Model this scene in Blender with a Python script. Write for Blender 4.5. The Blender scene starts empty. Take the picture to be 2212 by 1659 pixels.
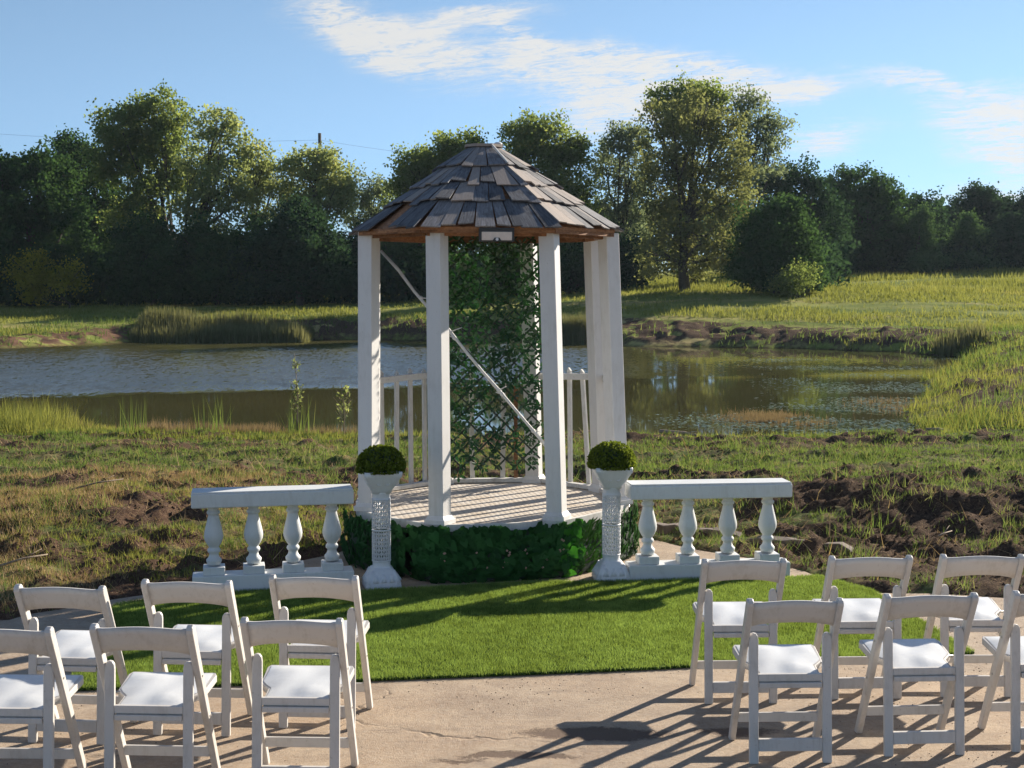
import bpy, bmesh, math, random
import numpy as np
from mathutils import Vector, Matrix, Euler
random.seed(7)
rng = np.random.default_rng(11)
PI = math.pi
R = math.radians
S = bpy.context.scene
COL = S.collection

# ------------------------------------------------------------------ camera
cam_d = bpy.data.cameras.new('camera')
cam = bpy.data.objects.new('camera', cam_d)
COL.objects.link(cam)
cam.location = (0, 0, 2.25)
cam.rotation_euler = (R(90 - 4.1), 0, 0)
cam_d.sensor_width = 36
cam_d.lens = 36 * 3067 / 2212
cam_d.clip_start = 0.1
cam_d.clip_end = 3000
S.camera = cam

# ------------------------------------------------------------------ light
SUN_EL, SUN_AZ = 22.4, 46.0            # azimuth clockwise from +Y
SKY_STRENGTH = 0.053
SUN_STRENGTH = 5.0
EXPOSURE = 1.15
S.view_settings.view_transform = 'Standard'
S.view_settings.look = 'None'
S.view_settings.gamma = 1
S.view_settings.use_curve_mapping = False
S.view_settings.exposure = EXPOSURE
sd = Vector((math.cos(R(SUN_EL)) * math.sin(R(SUN_AZ)), math.cos(R(SUN_EL)) * math.cos(R(SUN_AZ)), math.sin(R(SUN_EL))))
sun_d = bpy.data.lights.new('sun', 'SUN')
sun_d.energy = SUN_STRENGTH
sun_d.angle = R(0.55)
sun_d.color = (1.0, 0.91, 0.78)
sun = bpy.data.objects.new('sun', sun_d)
sun.rotation_euler = sd.to_track_quat('Z', 'Y').to_euler()
sun.location = (20, 20, 30)
COL.objects.link(sun)


class NT:
    """tiny helper to write node graphs"""
    def __init__(s, tree):
        s.t = tree; s.n = tree.nodes; s.l = tree.links
    def node(s, typ, ins=None, **props):
        nd = s.n.new(typ)
        for k, v in props.items():
            setattr(nd, k, v)
        for k, v in (ins or {}).items():
            s.set(nd.inputs[k], v)
        return nd
    def set(s, sock, v):
        if isinstance(v, bpy.types.NodeSocket):
            s.l.new(v, sock)
        elif v is not None:
            if isinstance(v, (tuple, list)) and len(v) == 3 and sock.type == 'RGBA':
                v = (*v, 1)
            sock.default_value = v
    def m(s, op, a, b=None, c=None, clamp=False):
        nd = s.n.new('ShaderNodeMath'); nd.operation = op; nd.use_clamp = clamp
        s.set(nd.inputs[0], a)
        if b is not None: s.set(nd.inputs[1], b)
        if c is not None: s.set(nd.inputs[2], c)
        return nd.outputs[0]
    def v(s, op, a, b=None):
        nd = s.n.new('ShaderNodeVectorMath'); nd.operation = op
        s.set(nd.inputs[0], a)
        if b is not None: s.set(nd.inputs[1], b)
        return nd.outputs[0]
    def mix(s, f, a, b, blend='MIX'):
        nd = s.n.new('ShaderNodeMix'); nd.data_type = 'RGBA'; nd.blend_type = blend
        s.set(nd.inputs[0], f); s.set(nd.inputs[6], a); s.set(nd.inputs[7], b)
        return nd.outputs[2]
    def noise(s, vec=None, scale=5., detail=4., rough=.55, dist=0., out=0):
        nd = s.n.new('ShaderNodeTexNoise')
        if vec is not None: s.set(nd.inputs['Vector'], vec)
        s.set(nd.inputs['Scale'], scale); s.set(nd.inputs['Detail'], detail)
        s.set(nd.inputs['Roughness'], rough); s.set(nd.inputs['Distortion'], dist)
        return nd.outputs[out]
    def ramp(s, f, stops, interp='LINEAR'):
        nd = s.n.new('ShaderNodeValToRGB'); s.set(nd.inputs[0], f)
        cr = nd.color_ramp; cr.interpolation = interp
        while len(cr.elements) < len(stops): cr.elements.new(.5)
        for e, (p, c) in zip(cr.elements, stops):
            e.position = p
            e.color = (*c, 1) if isinstance(c, (tuple, list)) else (c, c, c, 1)
        return nd.outputs[0]
    def mr(s, f, a, b, c=0., d=1., smooth=False):
        nd = s.n.new('ShaderNodeMapRange')
        if smooth: nd.interpolation_type = 'SMOOTHSTEP'
        for i, x in enumerate((f, a, b, c, d)): s.set(nd.inputs[i], x)
        return nd.outputs[0]
    def scale(s, vec, sc, loc=(0, 0, 0), rot=(0, 0, 0)):
        nd = s.n.new('ShaderNodeMapping'); s.set(nd.inputs[0], vec)
        nd.inputs['Scale'].default_value = sc; nd.inputs['Location'].default_value = loc
        nd.inputs['Rotation'].default_value = rot
        return nd.outputs[0]
    def xyz(s, vec):
        nd = s.n.new('ShaderNodeSeparateXYZ'); s.set(nd.inputs[0], vec); return nd.outputs
    def cxyz(s, x, y, z):
        nd = s.n.new('ShaderNodeCombineXYZ')
        for i, q in enumerate((x, y, z)): s.set(nd.inputs[i], q)
        return nd.outputs[0]


# ------------------------------------------------------------------ sky with high cirrus
world = bpy.data.worlds.new('World')
S.world = world
world.use_nodes = True
wt = NT(world.node_tree)
wt.n.clear()
sky = wt.node('ShaderNodeTexSky', sky_type='NISHITA', sun_disc=False, sun_elevation=R(SUN_EL), sun_rotation=R(SUN_AZ),
              altitude=300, air_density=1.0, dust_density=0.05, ozone_density=1.6)
geo = wt.node('ShaderNodeTexCoord')
D = geo.outputs['Generated']
dx, dy, dz = wt.xyz(D)
# cirrus sheet: planar coordinates on a layer high above
den = wt.m('ADD', wt.m('MAXIMUM', dz, 0.0), 0.12)
pl = wt.cxyz(wt.m('DIVIDE', dx, den), wt.m('DIVIDE', dy, den), 0.0)
# wind direction streaks
rot = wt.scale(pl, (1.0, 1.0, 1.0), rot=(0, 0, R(24)))
n_streak = wt.noise(wt.scale(rot, (1.3, 3.6, 1.0)), 2.1, 8, .66, 1.2)
n_fine = wt.noise(wt.scale(rot, (3.2, 5.5, 1.0)), 4.2, 9, .74, 1.6)
n_big = wt.noise(rot, .9, 4, .5, .4)
# cloud banks in azimuth / elevation tangent space: (azimuth, elevation, half length, half width, tilt, weight)
dyc = wt.m('MAXIMUM', dy, 0.02)
azt = wt.m('DIVIDE', dx, dyc)
elt = wt.m('DIVIDE', dz, dyc)
warp = wt.noise(wt.cxyz(azt, elt, 0.0), 14.0, 5, .6, out=1)
wx, wy, wz = wt.xyz(warp)
azw = wt.m('ADD', azt, wt.m('MULTIPLY', wt.m('SUBTRACT', wx, .5), .05))
elw = wt.m('ADD', elt, wt.m('MULTIPLY', wt.m('SUBTRACT', wy, .5), .035))
banks = [(-.115, .176, .050, .018, -28, 1.1), (-.075, .164, .045, .016, -25, 1.0), (-.030, .182, .055, .009, 9, .9), (.005, .170, .05, .008, -20, .6),
         (.035, .146, .075, .017, -8, 1.15), (.09, .153, .075, .014, -6, .9), (.155, .143, .05, .010, -14, .9), (.060, .121, .040, .020, 20, .75),
         (.115, .118, .05, .022, 10, .7), (.200, .131, .045, .006, 6, .75), (.218, .098, .035, .014, 8, .85), (.285, .142, .05, .007, -3, .8),
         (.345, .118, .055, .020, -8, 1.15), (.355, .088, .055, .016, -6, 1.0), (.37, .06, .06, .012, 0, .55), (.30, .055, .06, .008, 4, .4), (-.32, .11, .10, .02, 10, .12)]
tot = None
for (a, e, hl, hw, tilt, wgt) in banks:
    ca, sa = math.cos(R(tilt)), math.sin(R(tilt))
    ua = wt.m('SUBTRACT', azw, a); ue = wt.m('SUBTRACT', elw, e)
    p = wt.m('DIVIDE', wt.m('ADD', wt.m('MULTIPLY', ua, ca), wt.m('MULTIPLY', ue, sa)), hl)
    q = wt.m('DIVIDE', wt.m('SUBTRACT', wt.m('MULTIPLY', ue, ca), wt.m('MULTIPLY', ua, sa)), hw)
    r2 = wt.m('ADD', wt.m('MULTIPLY', p, p), wt.m('MULTIPLY', q, q))
    g = wt.m('MULTIPLY', wt.m('EXPONENT', wt.m('MULTIPLY', r2, -1.0)), wgt)
    tot = g if tot is None else wt.m('ADD', tot, g)
front = wt.mr(dy, 0.0, 0.35, 0.0, 1.0)
elsewhere = wt.m('MULTIPLY', wt.mr(n_big, .48, .72), wt.mr(wt.m('ABSOLUTE', azt), .42, .75))
back = wt.m('MULTIPLY', wt.mr(n_big, .48, .72), wt.m('SUBTRACT', 1.0, front))  # elsewhere and back: unseen cirrus, thickened to add fill light
cover = wt.m('ADD', wt.m('MULTIPLY', tot, front), wt.m('MAXIMUM', wt.m('MULTIPLY', elsewhere, front), back))
tex = wt.m('ADD', wt.m('MULTIPLY', n_streak, .50), wt.m('MULTIPLY', n_fine, .60))
dens = wt.m('MULTIPLY', wt.m('MINIMUM', cover, 1.1), wt.mr(tex, .39, .70, .05, 1.2))
mask = wt.mr(dens, .06, .85, 0.0, .92, smooth=True)
# towards the sun the cirrus is brighter
sdot = wt.node('ShaderNodeVectorMath', {0: D, 1: tuple(sd)}, operation='DOT_PRODUCT').outputs['Value']
cb = wt.mr(sdot, .2, 1.0, 6.0, 7.6)
cloudc = wt.v('SCALE', (1.0, .985, .95)); cloudc.node.inputs['Scale'].default_value = 1.0
wt.l.new(cb, cloudc.node.inputs['Scale'])
# clean dry air: the horizon stays pale blue instead of yellow
grade = wt.mix(wt.mr(dz, -.02, .20, smooth=True), (.48, .74, 1.30), (.84, .93, 1.06))
skyc = wt.mix(mask, wt.mix(1.0, sky.outputs[0], grade, 'MULTIPLY'), cloudc)
bg = wt.node('ShaderNodeBackground', {'Color': skyc, 'Strength': SKY_STRENGTH})
wo = wt.node('ShaderNodeOutputWorld')
wt.l.new(bg.outputs[0], wo.inputs[0])

# ------------------------------------------------------------------ numpy noise
def _hash(ix, iy, s):
    h = (ix.astype(np.int64) * 374761393 + iy.astype(np.int64) * 668265263 + s * 974634777) & 0xffffffff
    h = ((h ^ (h >> 13)) * 1274126177) & 0xffffffff
    return ((h ^ (h >> 16)) & 0xffffff) / float(0xffffff)
def vnoise(x, y, s=0):
    ix = np.floor(x); iy = np.floor(y); fx = x - ix; fy = y - iy
    fx = fx * fx * (3 - 2 * fx); fy = fy * fy * (3 - 2 * fy)
    a = _hash(ix, iy, s); b = _hash(ix + 1, iy, s); c = _hash(ix, iy + 1, s); d = _hash(ix + 1, iy + 1, s)
    return (a * (1 - fx) + b * fx) * (1 - fy) + (c * (1 - fx) + d * fx) * fy
def fbm(x, y, f=1., o=4, s=0):
    t = 0; a = .5; n = 0
    for k in range(o):
        t = t + a * vnoise(x * f + 17.3 * k, y * f - 9.1 * k, s + k); n += a; a *= .5; f *= 2.03
    return t / n
def sstep(x, a, b):
    t = np.clip((x - a) / (b - a), 0, 1); return t * t * (3 - 2 * t)

def polydist(px, py, poly):
    """signed distance, negative inside"""
    P = np.array(poly, float); n = len(P)
    best = np.full(px.shape, 1e9); inside = np.zeros(px.shape, bool)
    for i in range(n):
        a = P[i]; b = P[(i + 1) % n]; e = b - a
        t = np.clip(((px - a[0]) * e[0] + (py - a[1]) * e[1]) / (e @ e), 0, 1)
        best = np.minimum(best, np.hypot(px - a[0] - t * e[0], py - a[1] - t * e[1]))
        c = ((a[1] > py) != (b[1] > py)) & (px < (b[0] - a[0]) * (py - a[1]) / (b[1] - a[1] + 1e-12) + a[0])
        inside ^= c
    return np.where(inside, -best, best)

WATER = -0.5
POND = [(-48, 30), (-30, 27), (-12, 26.9), (-9.3, 26.6), (-6.4, 26.2), (-4, 25.6), (-1.5, 25.1), (2, 25.3), (4.5, 25.0), (6.9, 25.1), (7.7, 26.4), (7.9, 28.5),
        (8.8, 31), (10.6, 36.5), (12.2, 41), (14.9, 46.5), (16.6, 51), (15.4, 56), (12, 58.6), (8.5, 60.2), (4.75, 61.2), (2.5, 63.5), (-2, 66.5), (-7, 68), (-12, 66.8),
        (-17, 65.2), (-21, 59), (-30, 57), (-48, 52)]
PATIO = [(-14, 5.5), (-7, 8.6), (-4.6, 9.15), (-3.36, 9.35), (-2.45, 10.35), (-1.97, 11.0), (-1.35, 11.9), (-1.25, 13.2), (.85, 13.2), (1.05, 12.45), (1.59, 11.85), (2.14, 11.1),
         (2.68, 10.2), (3.6, 10.0), (6, 9.8), (16, 9.2), (22, 0), (22, -30), (-22, -30), (-22, 0)]
LX = [-60, -25, -8, 2, 10, 16, 28, 60]
LY = [-60, 14, 24, 35, 50, 62, 77, 90, 106, 130, 200, 600]
LZ = np.array([[.02] * 8, [.02, .02, .02, .02, .02, .05, .1, .1], [-.38, -.38, -.38, -.38, -.25, .1, .3, .3], [-.2, -.2, -.2, -.2, .12, .4, .65, .7], [-.1, -.1, -.1, -.1, .1, .4, .65, .8],
               [.05, .05, .10, .25, .35, .35, .5, .7], [.75, .85, 1.0, 1.3, 1.78, 1.74, 1.5, 1.5], [.95, 1.0, 1.25, 1.45, 1.9, 2.15, 2.3, 2.3], [1.2, 1.2, 1.5, 1.8, 2.2, 2.6, 3.05, 3.4],
               [1.5, 1.5, 1.8, 2.1, 2.5, 2.9, 3.4, 3.7], [2, 2, 2.3, 2.6, 3, 3.4, 3.9, 4.2], [4, 4, 4.3, 4.6, 5, 5.4, 5.9, 6.2]])
def land(X, Y):
    r = [np.interp(X, LX, LZ[j]) for j in range(len(LY))]
    r = np.stack(r); j = np.clip(np.searchsorted(LY, Y, side='right') - 1, 0, len(LY) - 2)
    ly = np.array(LY, float); t = np.clip((Y - ly[j]) / (ly[j + 1] - ly[j]), 0, 1)
    a = np.take_along_axis(r, j[None], 0)[0]; b = np.take_along_axis(r, j[None] + 1, 0)[0]
    return a * (1 - t) + b * t

def mudmask(X, Y, dp):
    """0 grass .. 1 bare soil (the soil's own patches)"""
    n = fbm(X, Y, .55, 5, 3); n2 = fbm(X, Y * 1.6, 1.7, 4, 9)
    near = 1 - sstep(Y, 24.5, 27)
    base = .80 * sstep(n * .6 + n2 * .4, .41, .54)
    # churned dark soil: a strip right of the pavilion, a patch left behind the balustrade
    strip = np.exp(-((Y - 12.3 - .05 * X) / 1.3) ** 2) * sstep(X, .8, 2.2)
    strip = np.maximum(strip, np.exp(-(((X + 1.6) / 1.6) ** 2 + ((Y - 14.3) / 2.2) ** 2)))
    strip = np.maximum(strip, .8 * np.exp(-(((X + 3.6) / 1.3) ** 2 + ((Y - 10.9) / 1.0) ** 2)))
    strip = np.maximum(strip, .9 * np.exp(-(((X - .8) / 1.4) ** 2 + ((Y - 15) / 2.2) ** 2)))
    m = near * np.clip(base * .8 + strip * sstep(n2, .3, .5) * .95, 0, 1)
    rdg = np.clip(1 - np.abs(2 * fbm(X * .32, Y - .25, .55, 3, 23) - 1) * 2.2, 0, 1) ** 2
    m = np.maximum(m, near * rdg * sstep(Y, 13.5, 15.5) * sstep(n2, .36, .50) * 1.1)
    green = np.exp(-((Y - 18.5) / 2.2) ** 2) * sstep(n, .3, .45)
    m = m * (1 - .55 * green)
    rim = np.exp(-((dp - 1.1 - .9 * sstep(X, -2, 4)) / (1.1 + .9 * sstep(X, -2, 4))) ** 2) * sstep(n2, .33, .45) * sstep(Y, 40, 50)
    rimr = np.exp(-((dp - 1.6) / 1.5) ** 2) * sstep(n2, .42, .52) * sstep(X, 6, 8) * (1 - sstep(Y, 50, 56)) * sstep(Y, 25, 28)
    under = sstep(-dp, -.25, .3)
    return np.clip(np.maximum(np.maximum(m, rim), np.maximum(rimr, under)), 0, 1)

def terrain(X, Y, full=False):
    dp = polydist(X, Y, POND)
    dpw = dp + (fbm(X, Y, .35, 4, 21) - .5) * 1.3 * sstep(Y, 30, 45) + (fbm(X, Y, .9, 3, 22) - .5) * .5
    L = land(X, Y)
    w = np.where(Y < 27, 1.5, np.where(X > 7, 1.5, 1.6))
    w = np.where(Y > 52, 1.0 + .5 * sstep(X, -5, 5), w)
    z = np.where(dpw > 0, WATER + (L - WATER) * (1 - np.exp(-np.maximum(dpw, 0) / w)), WATER - .7 * (1 - np.exp(np.minimum(dpw, 0) / 2.5)))
    near = (1 - sstep(Y, 24, 28)) * sstep(dpw, -.2, 1.2)
    m = mudmask(X, Y, dpw)
    # berms of pushed up soil beyond the patio
    z = z + .26 * np.exp(-((Y - 13.9) / 1.0) ** 2) * sstep(X, 1.4, 3.2) * near * (.6 + .8 * fbm(X, Y, .6, 2, 5))
    z = z + .24 * np.exp(-((Y - 12.9) / 1.1) ** 2) * sstep(-X, 1.5, 3.0) * near * (.4 + 1.1 * fbm(X, Y, .5, 2, 6))
    z = z + .07 * (fbm(X, Y, .8, 3, 7) - .45) * near
    rdg = 1 - np.abs(2 * fbm(X * .32, Y, .55, 3, 23) - 1) * 2.2
    z = z + .13 * np.clip(rdg, 0, 1) ** 3 * near * sstep(Y, 13.5, 15.5) * (1 - sstep(Y, 23.5, 25))
    clod = fbm(X, Y, 3.2, 4, 31)
    z = z + (np.abs(clod - .5) * .42 - .04) * (.35 + .85 * m) * near * .8
    z = z + (fbm(X, Y, 9, 2, 41) - .5) * .035 * near
    far = sstep(Y, 52, 60) + sstep(X, 7, 9) * sstep(Y, 24, 27)
    far = np.clip(far, 0, 1) * sstep(dpw, 0, .8)
    z = z + far * ((fbm(X, Y, .25, 4, 51) - .5) * .22 + m * (fbm(X, Y, 1.6, 5, 52) - .42) * .55)
    dpat = polydist(X, Y, PATIO)
    k = sstep(-dpat, -.35, .15)
    z = z * (1 - k) + (-.07) * k
    # a soft lip of dirt spilling against the patio edge
    z = z + .04 * np.exp(-((dpat - .1) / .12) ** 2) * near
    if full: return z, dpw, m, dpat
    return z

# ------------------------------------------------------------------ object helpers
def tag(o, label=None, cat=None, group=None, kind=None):
    if label: o['label'] = label
    if cat: o['category'] = cat
    if group: o['group'] = group
    if kind: o['kind'] = kind
    return o
def thing(name, label, cat, loc=(0, 0, 0), rz=0., group=None):
    o = bpy.data.objects.new(name, None); COL.objects.link(o)
    o.location = loc; o.rotation_euler = (0, 0, rz); o.empty_display_size = .2
    return tag(o, label, cat, group)
def copy_tree(o, parent=None):
    c = o.copy(); COL.objects.link(c); c.parent = parent
    for ch in list(o.children): copy_tree(ch, c)
    return c
def link_mesh(name, me, mat=None, parent=None, loc=None, rot=None):
    o = bpy.data.objects.new(name, me); COL.objects.link(o)
    if mat and not me.materials: me.materials.append(mat)
    if parent: o.parent = parent
    if loc is not None: o.location = loc
    if rot is not None: o.rotation_euler = rot
    return o

class MB:
    def __init__(s): s.v = []; s.f = []; s.sm = []
    def add(s, vs, fs, smooth=False, M=None):
        b = len(s.v)
        for p in vs:
            p = Vector(p)
            if M is not None: p = M @ p
            s.v.append(tuple(p))
        for f in fs: s.f.append([b + i for i in f]); s.sm.append(smooth)
        return s
    def box(s, c, d, rot=None, M=None, taper=None):
        x, y, z = d[0] / 2, d[1] / 2, d[2] / 2
        t = taper or (1, 1)
        vs = [(-x, -y, -z), (x, -y, -z), (x, y, -z), (-x, y, -z), (-x * t[0], -y * t[1], z), (x * t[0], -y * t[1], z), (x * t[0], y * t[1], z), (-x * t[0], y * t[1], z)]
        T = Matrix.Translation(c)
        if rot is not None: T = T @ Euler(rot).to_matrix().to_4x4()
        if M is not None: T = M @ T
        return s.add(vs, [(3, 2, 1, 0), (4, 5, 6, 7), (0, 1, 5, 4), (1, 2, 6, 5), (2, 3, 7, 6), (3, 0, 4, 7)], M=T)
    def bar(s, p0, p1, w, d, up=(0, 0, 1)):
        """rectangular bar from p0 to p1, w across, d along 'up'"""
        p0, p1 = Vector(p0), Vector(p1); a = (p1 - p0).normalized()
        u = Vector(up); x = a.cross(u).normalized(); y = x.cross(a).normalized()
        vs = []
        for p in (p0, p1):
            for (i, j) in ((-1, -1), (1, -1), (1, 1), (-1, 1)): vs.append(p + x * (i * w / 2) + y * (j * d / 2))
        return s.add(vs, [(3, 2, 1, 0), (4, 5, 6, 7), (0, 1, 5, 4), (1, 2, 6, 5), (2, 3, 7, 6), (3, 0, 4, 7)])
    def tube(s, pts, rad, n=8, caps=True):
        pts = [Vector(p) for p in pts]
        if not hasattr(rad, '__len__'): rad = [rad] * len(pts)
        b = len(s.v); prev = None
        for i, p in enumerate(pts):
            a = (pts[min(i + 1, len(pts) - 1)] - pts[max(i - 1, 0)]).normalized()
            if prev is None:
                h = Vector((0, 0, 1)) if abs(a.z) < .9 else Vector((1, 0, 0)); x = a.cross(h).normalized()
            else: x = (prev - a * prev.dot(a)).normalized()
            prev = x; y = a.cross(x)
            for k in range(n):
                t = 2 * PI * k / n; q = p + (x * math.cos(t) + y * math.sin(t)) * rad[i]; s.v.append(tuple(q))
        for i in range(len(pts) - 1):
            for k in range(n):
                s.f.append([b + i * n + k, b + i * n + (k + 1) % n, b + (i + 1) * n + (k + 1) % n, b + (i + 1) * n + k]); s.sm.append(True)
        if caps:
            s.f.append([b + k for k in reversed(range(n))]); s.sm.append(False)
            e = b + (len(pts) - 1) * n; s.f.append([e + k for k in range(n)]); s.sm.append(False)
        return s
    def lathe(s, prof, n=20, c=(0, 0, 0), caps=True):
        b = len(s.v)
        for (r, z) in prof:
            for k in range(n):
                t = 2 * PI * k / n; s.v.append((c[0] + r * math.cos(t), c[1] + r * math.sin(t), c[2] + z))
        for i in range(len(prof) - 1):
            for k in range(n):
                s.f.append([b + i * n + k, b + i * n + (k + 1) % n, b + (i + 1) * n + (k + 1) % n, b + (i + 1) * n + k]); s.sm.append(True)
        if caps:
            s.f.append([b + k for k in reversed(range(n))]); s.sm.append(False)
            e = b + (len(prof) - 1) * n; s.f.append([e + k for k in range(n)]); s.sm.append(False)
        return s
    def prism(s, poly, z0, z1, M=None):
        """vertical extrusion of a ccw polygon [(x,y)]"""
        n = len(poly)
        vs = [(x, y, z0) for x, y in poly] + [(x, y, z1) for x, y in poly]
        fs = [tuple(reversed(range(n))), tuple(range(n, 2 * n))] + [(i, (i + 1) % n, n + (i + 1) % n, n + i) for i in range(n)]
        return s.add(vs, fs, M=M)
    def mesh(s, name):
        me = bpy.data.meshes.new(name); me.from_pydata(s.v, [], s.f)
        me.polygons.foreach_set('use_smooth', s.sm); me.update(); return me
    def build(s, name, mat, parent=None, bevel=0, seg=2, loc=None, rot=None):
        me = s.mesh(name)
        o = link_mesh(name, me, mat, parent, loc, rot)
        if bevel:
            b = o.modifiers.new('bevel', 'BEVEL'); b.width = bevel; b.segments = seg; b.limit_method = 'ANGLE'; b.angle_limit = R(40)
            b.harden_normals = False
        return o

def fast_mesh(name, V, nper, attrs=None, smooth=False):
    """V: (N*nper,3) vertices, one polygon of nper corners each; attrs: {name: per-face floats}"""
    V = np.ascontiguousarray(V, np.float32); n = len(V) // nper
    me = bpy.data.meshes.new(name)
    me.vertices.add(len(V)); me.vertices.foreach_set('co', V.ravel())
    me.loops.add(n * nper); me.loops.foreach_set('vertex_index', np.arange(n * nper, dtype=np.int32))
    me.polygons.add(n); me.polygons.foreach_set('loop_start', np.arange(0, n * nper, nper, dtype=np.int32))
    try: me.polygons.foreach_set('loop_total', np.full(n, nper, dtype=np.int32))
    except Exception: pass
    me.update(calc_edges=True)
    for k, a in (attrs or {}).items():
        at = me.attributes.new(k, 'FLOAT', 'FACE'); at.data.foreach_set('value', np.ascontiguousarray(a, np.float32))
    if smooth: me.polygons.foreach_set('use_smooth', np.ones(n, bool))
    return me

def rand_dirs(n):
    v = rng.normal(size=(n, 3)); return v / np.linalg.norm(v, axis=1, keepdims=True)
def leaves(cent, size, aspect=.62, updown=.0):
    """diamond leaf quads at cent (N,3) with per leaf size"""
    n = len(cent); a = rand_dirs(n); a[:, 2] -= updown; a /= np.linalg.norm(a, axis=1, keepdims=True)
    b = np.cross(a, rand_dirs(n)); b /= np.linalg.norm(b, axis=1, keepdims=True) + 1e-9
    s = np.asarray(size)[:, None] * np.ones((n, 1))
    V = np.empty((n, 4, 3)); V[:, 0] = cent - a * s * .5; V[:, 1] = cent + b * s * .5 * aspect; V[:, 2] = cent + a * s * .5; V[:, 3] = cent - b * s * .5 * aspect
    return V.reshape(-1, 3)
def blades(x, y, z, h, w, lean):
    """single triangle grass blades"""
    n = len(x); t = rng.uniform(0, 2 * PI, n); l = rng.uniform(0, 2 * PI, n)
    V = np.empty((n, 3, 3))
    cx, sx = np.cos(t) * w / 2, np.sin(t) * w / 2
    V[:, 0] = np.stack([x - cx, y - sx, z - .01], 1); V[:, 1] = np.stack([x + cx, y + sx, z - .01], 1)
    V[:, 2] = np.stack([x + np.cos(l) * lean * h, y + np.sin(l) * lean * h, z + h * np.sqrt(np.clip(1 - lean ** 2, .05, 1))], 1)
    return V.reshape(-1, 3)

# ------------------------------------------------------------------ materials
def newmat(name):
    m = bpy.data.materials.new(name); m.use_nodes = True
    t = NT(m.node_tree); t.n.clear(); out = t.node('ShaderNodeOutputMaterial')
    return m, t, out
def principled(t, out, color, rough=.6, spec=.5, normal=None, **kw):
    p = t.node('ShaderNodeBsdfPrincipled')
    t.set(p.inputs['Base Color'], color); t.set(p.inputs['Roughness'], rough); t.set(p.inputs['Specular IOR Level'], spec)
    if normal is not None: t.set(p.inputs['Normal'], normal)
    for k, v in kw.items(): t.set(p.inputs[k.replace('_', ' ')], v)
    t.l.new(p.outputs[0], out.inputs[0]); return p
def bump(t, h, strength=.3, dist=.01):
    b = t.node('ShaderNodeBump', {'Height': h, 'Strength': strength, 'Distance': dist}); return b.outputs[0]
def coords(t, kind='Object'): return t.node('ShaderNodeTexCoord').outputs[kind]
def wpos(t): return t.node('ShaderNodeNewGeometry').outputs['Position']
def objrand(t): return t.node('ShaderNodeObjectInfo').outputs['Random']
def attr(t, n): return t.node('ShaderNodeAttribute', attribute_name=n).outputs['Fac']

def mat_white(name, col, dirt=.35, rough=.45, dcol=(.30, .26, .20), sc=1.0):
    m, t, out = newmat(name); p = wpos(t)
    n1 = t.noise(p, 7 * sc, 6, .65); n2 = t.noise(t.scale(p, (1, 1, .25)), 38 * sc, 5, .7); n3 = t.noise(p, 160, 2, .5)
    d = t.m('MULTIPLY', t.mr(t.m('ADD', t.m('MULTIPLY', n1, .5), t.m('MULTIPLY', n2, .5)), .5, .72), dirt)
    drip = t.noise(t.scale(p, (1, 1, .06)), 30 * sc, 4, .65)
    d = t.m('MAXIMUM', d, t.m('MULTIPLY', t.mr(drip, .56, .70), t.m('MULTIPLY', t.mr(n1, .42, .62), dirt * .9)))
    spots = t.mr(t.noise(p, 60, 3, .5), .68, .72, 0, .8 * dirt)
    c = t.mix(t.m('MAXIMUM', d, spots), col, dcol)
    c = t.node('ShaderNodeHueSaturation', {'Value': t.mr(objrand(t), 0, 1, .95, 1.05), 'Color': c}).outputs[0]
    principled(t, out, c, t.mr(n2, .3, .7, rough - .08, rough + .12), .4, bump(t, t.m('ADD', n3, n2), .12, .002)); return m
M_RESIN = mat_white('chair_resin', (.56, .53, .49), .5, .42)
M_PAD = mat_white('chair_vinyl', (.68, .69, .69), .14, .38)
M_VINYL = mat_white('post_vinyl', (.62, .605, .585), .32, .45, sc=.6)
M_PLASTIC = mat_white('moulded_plastic', (.66, .665, .68), .25, .4)
M_STONE = mat_white('cast_balustrade', (.62, .63, .62), .30, .5)
M_PAINT = mat_white('painted_wood', (.60, .58, .54), .6, .6, (.28, .2, .13))

def mat_wood(name, c1, c2, grain=(1, 1, 14), rough=.8, rnd=.35, warm=None):
    m, t, out = newmat(name); o = coords(t); r = objrand(t)
    off = t.v('ADD', t.scale(o, grain), t.cxyz(t.m('MULTIPLY', r, 37.), t.m('MULTIPLY', r, 91.), 0.))
    n = t.noise(off, 9, 7, .7, .5); n2 = t.noise(t.v('ADD', o, t.cxyz(r, r, 0.)), 5, 4, .6)
    c = t.mix(t.mr(n, .35, .65), c1, c2)
    c = t.mix(t.mr(n2, .54, .66, 0, .65), c, tuple(x * .5 for x in c1))
    if warm: c = t.mix(t.mr(t.m('ADD', r, t.m('MULTIPLY', n2, .3)), .72, 1.1, 0, .8), c, warm)
    k = t.mr(r, 0, 1, 1 - rnd, 1 + rnd)
    hs = t.node('ShaderNodeHueSaturation', {'Value': k, 'Color': c})
    principled(t, out, hs.outputs[0], rough, .3, bump(t, n, .5, .004)); return m
M_SHINGLE = mat_wood('weathered_shingle', (.075, .074, .077), (.25, .245, .25), (11, 11, .9), .82, .42, (.23, .185, .15))
M_RAFTER = mat_wood('bare_cedar', (.17, .075, .035), (.38, .19, .09), (3, 3, 9), .75, .25)
M_DARKMETAL = None

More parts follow.
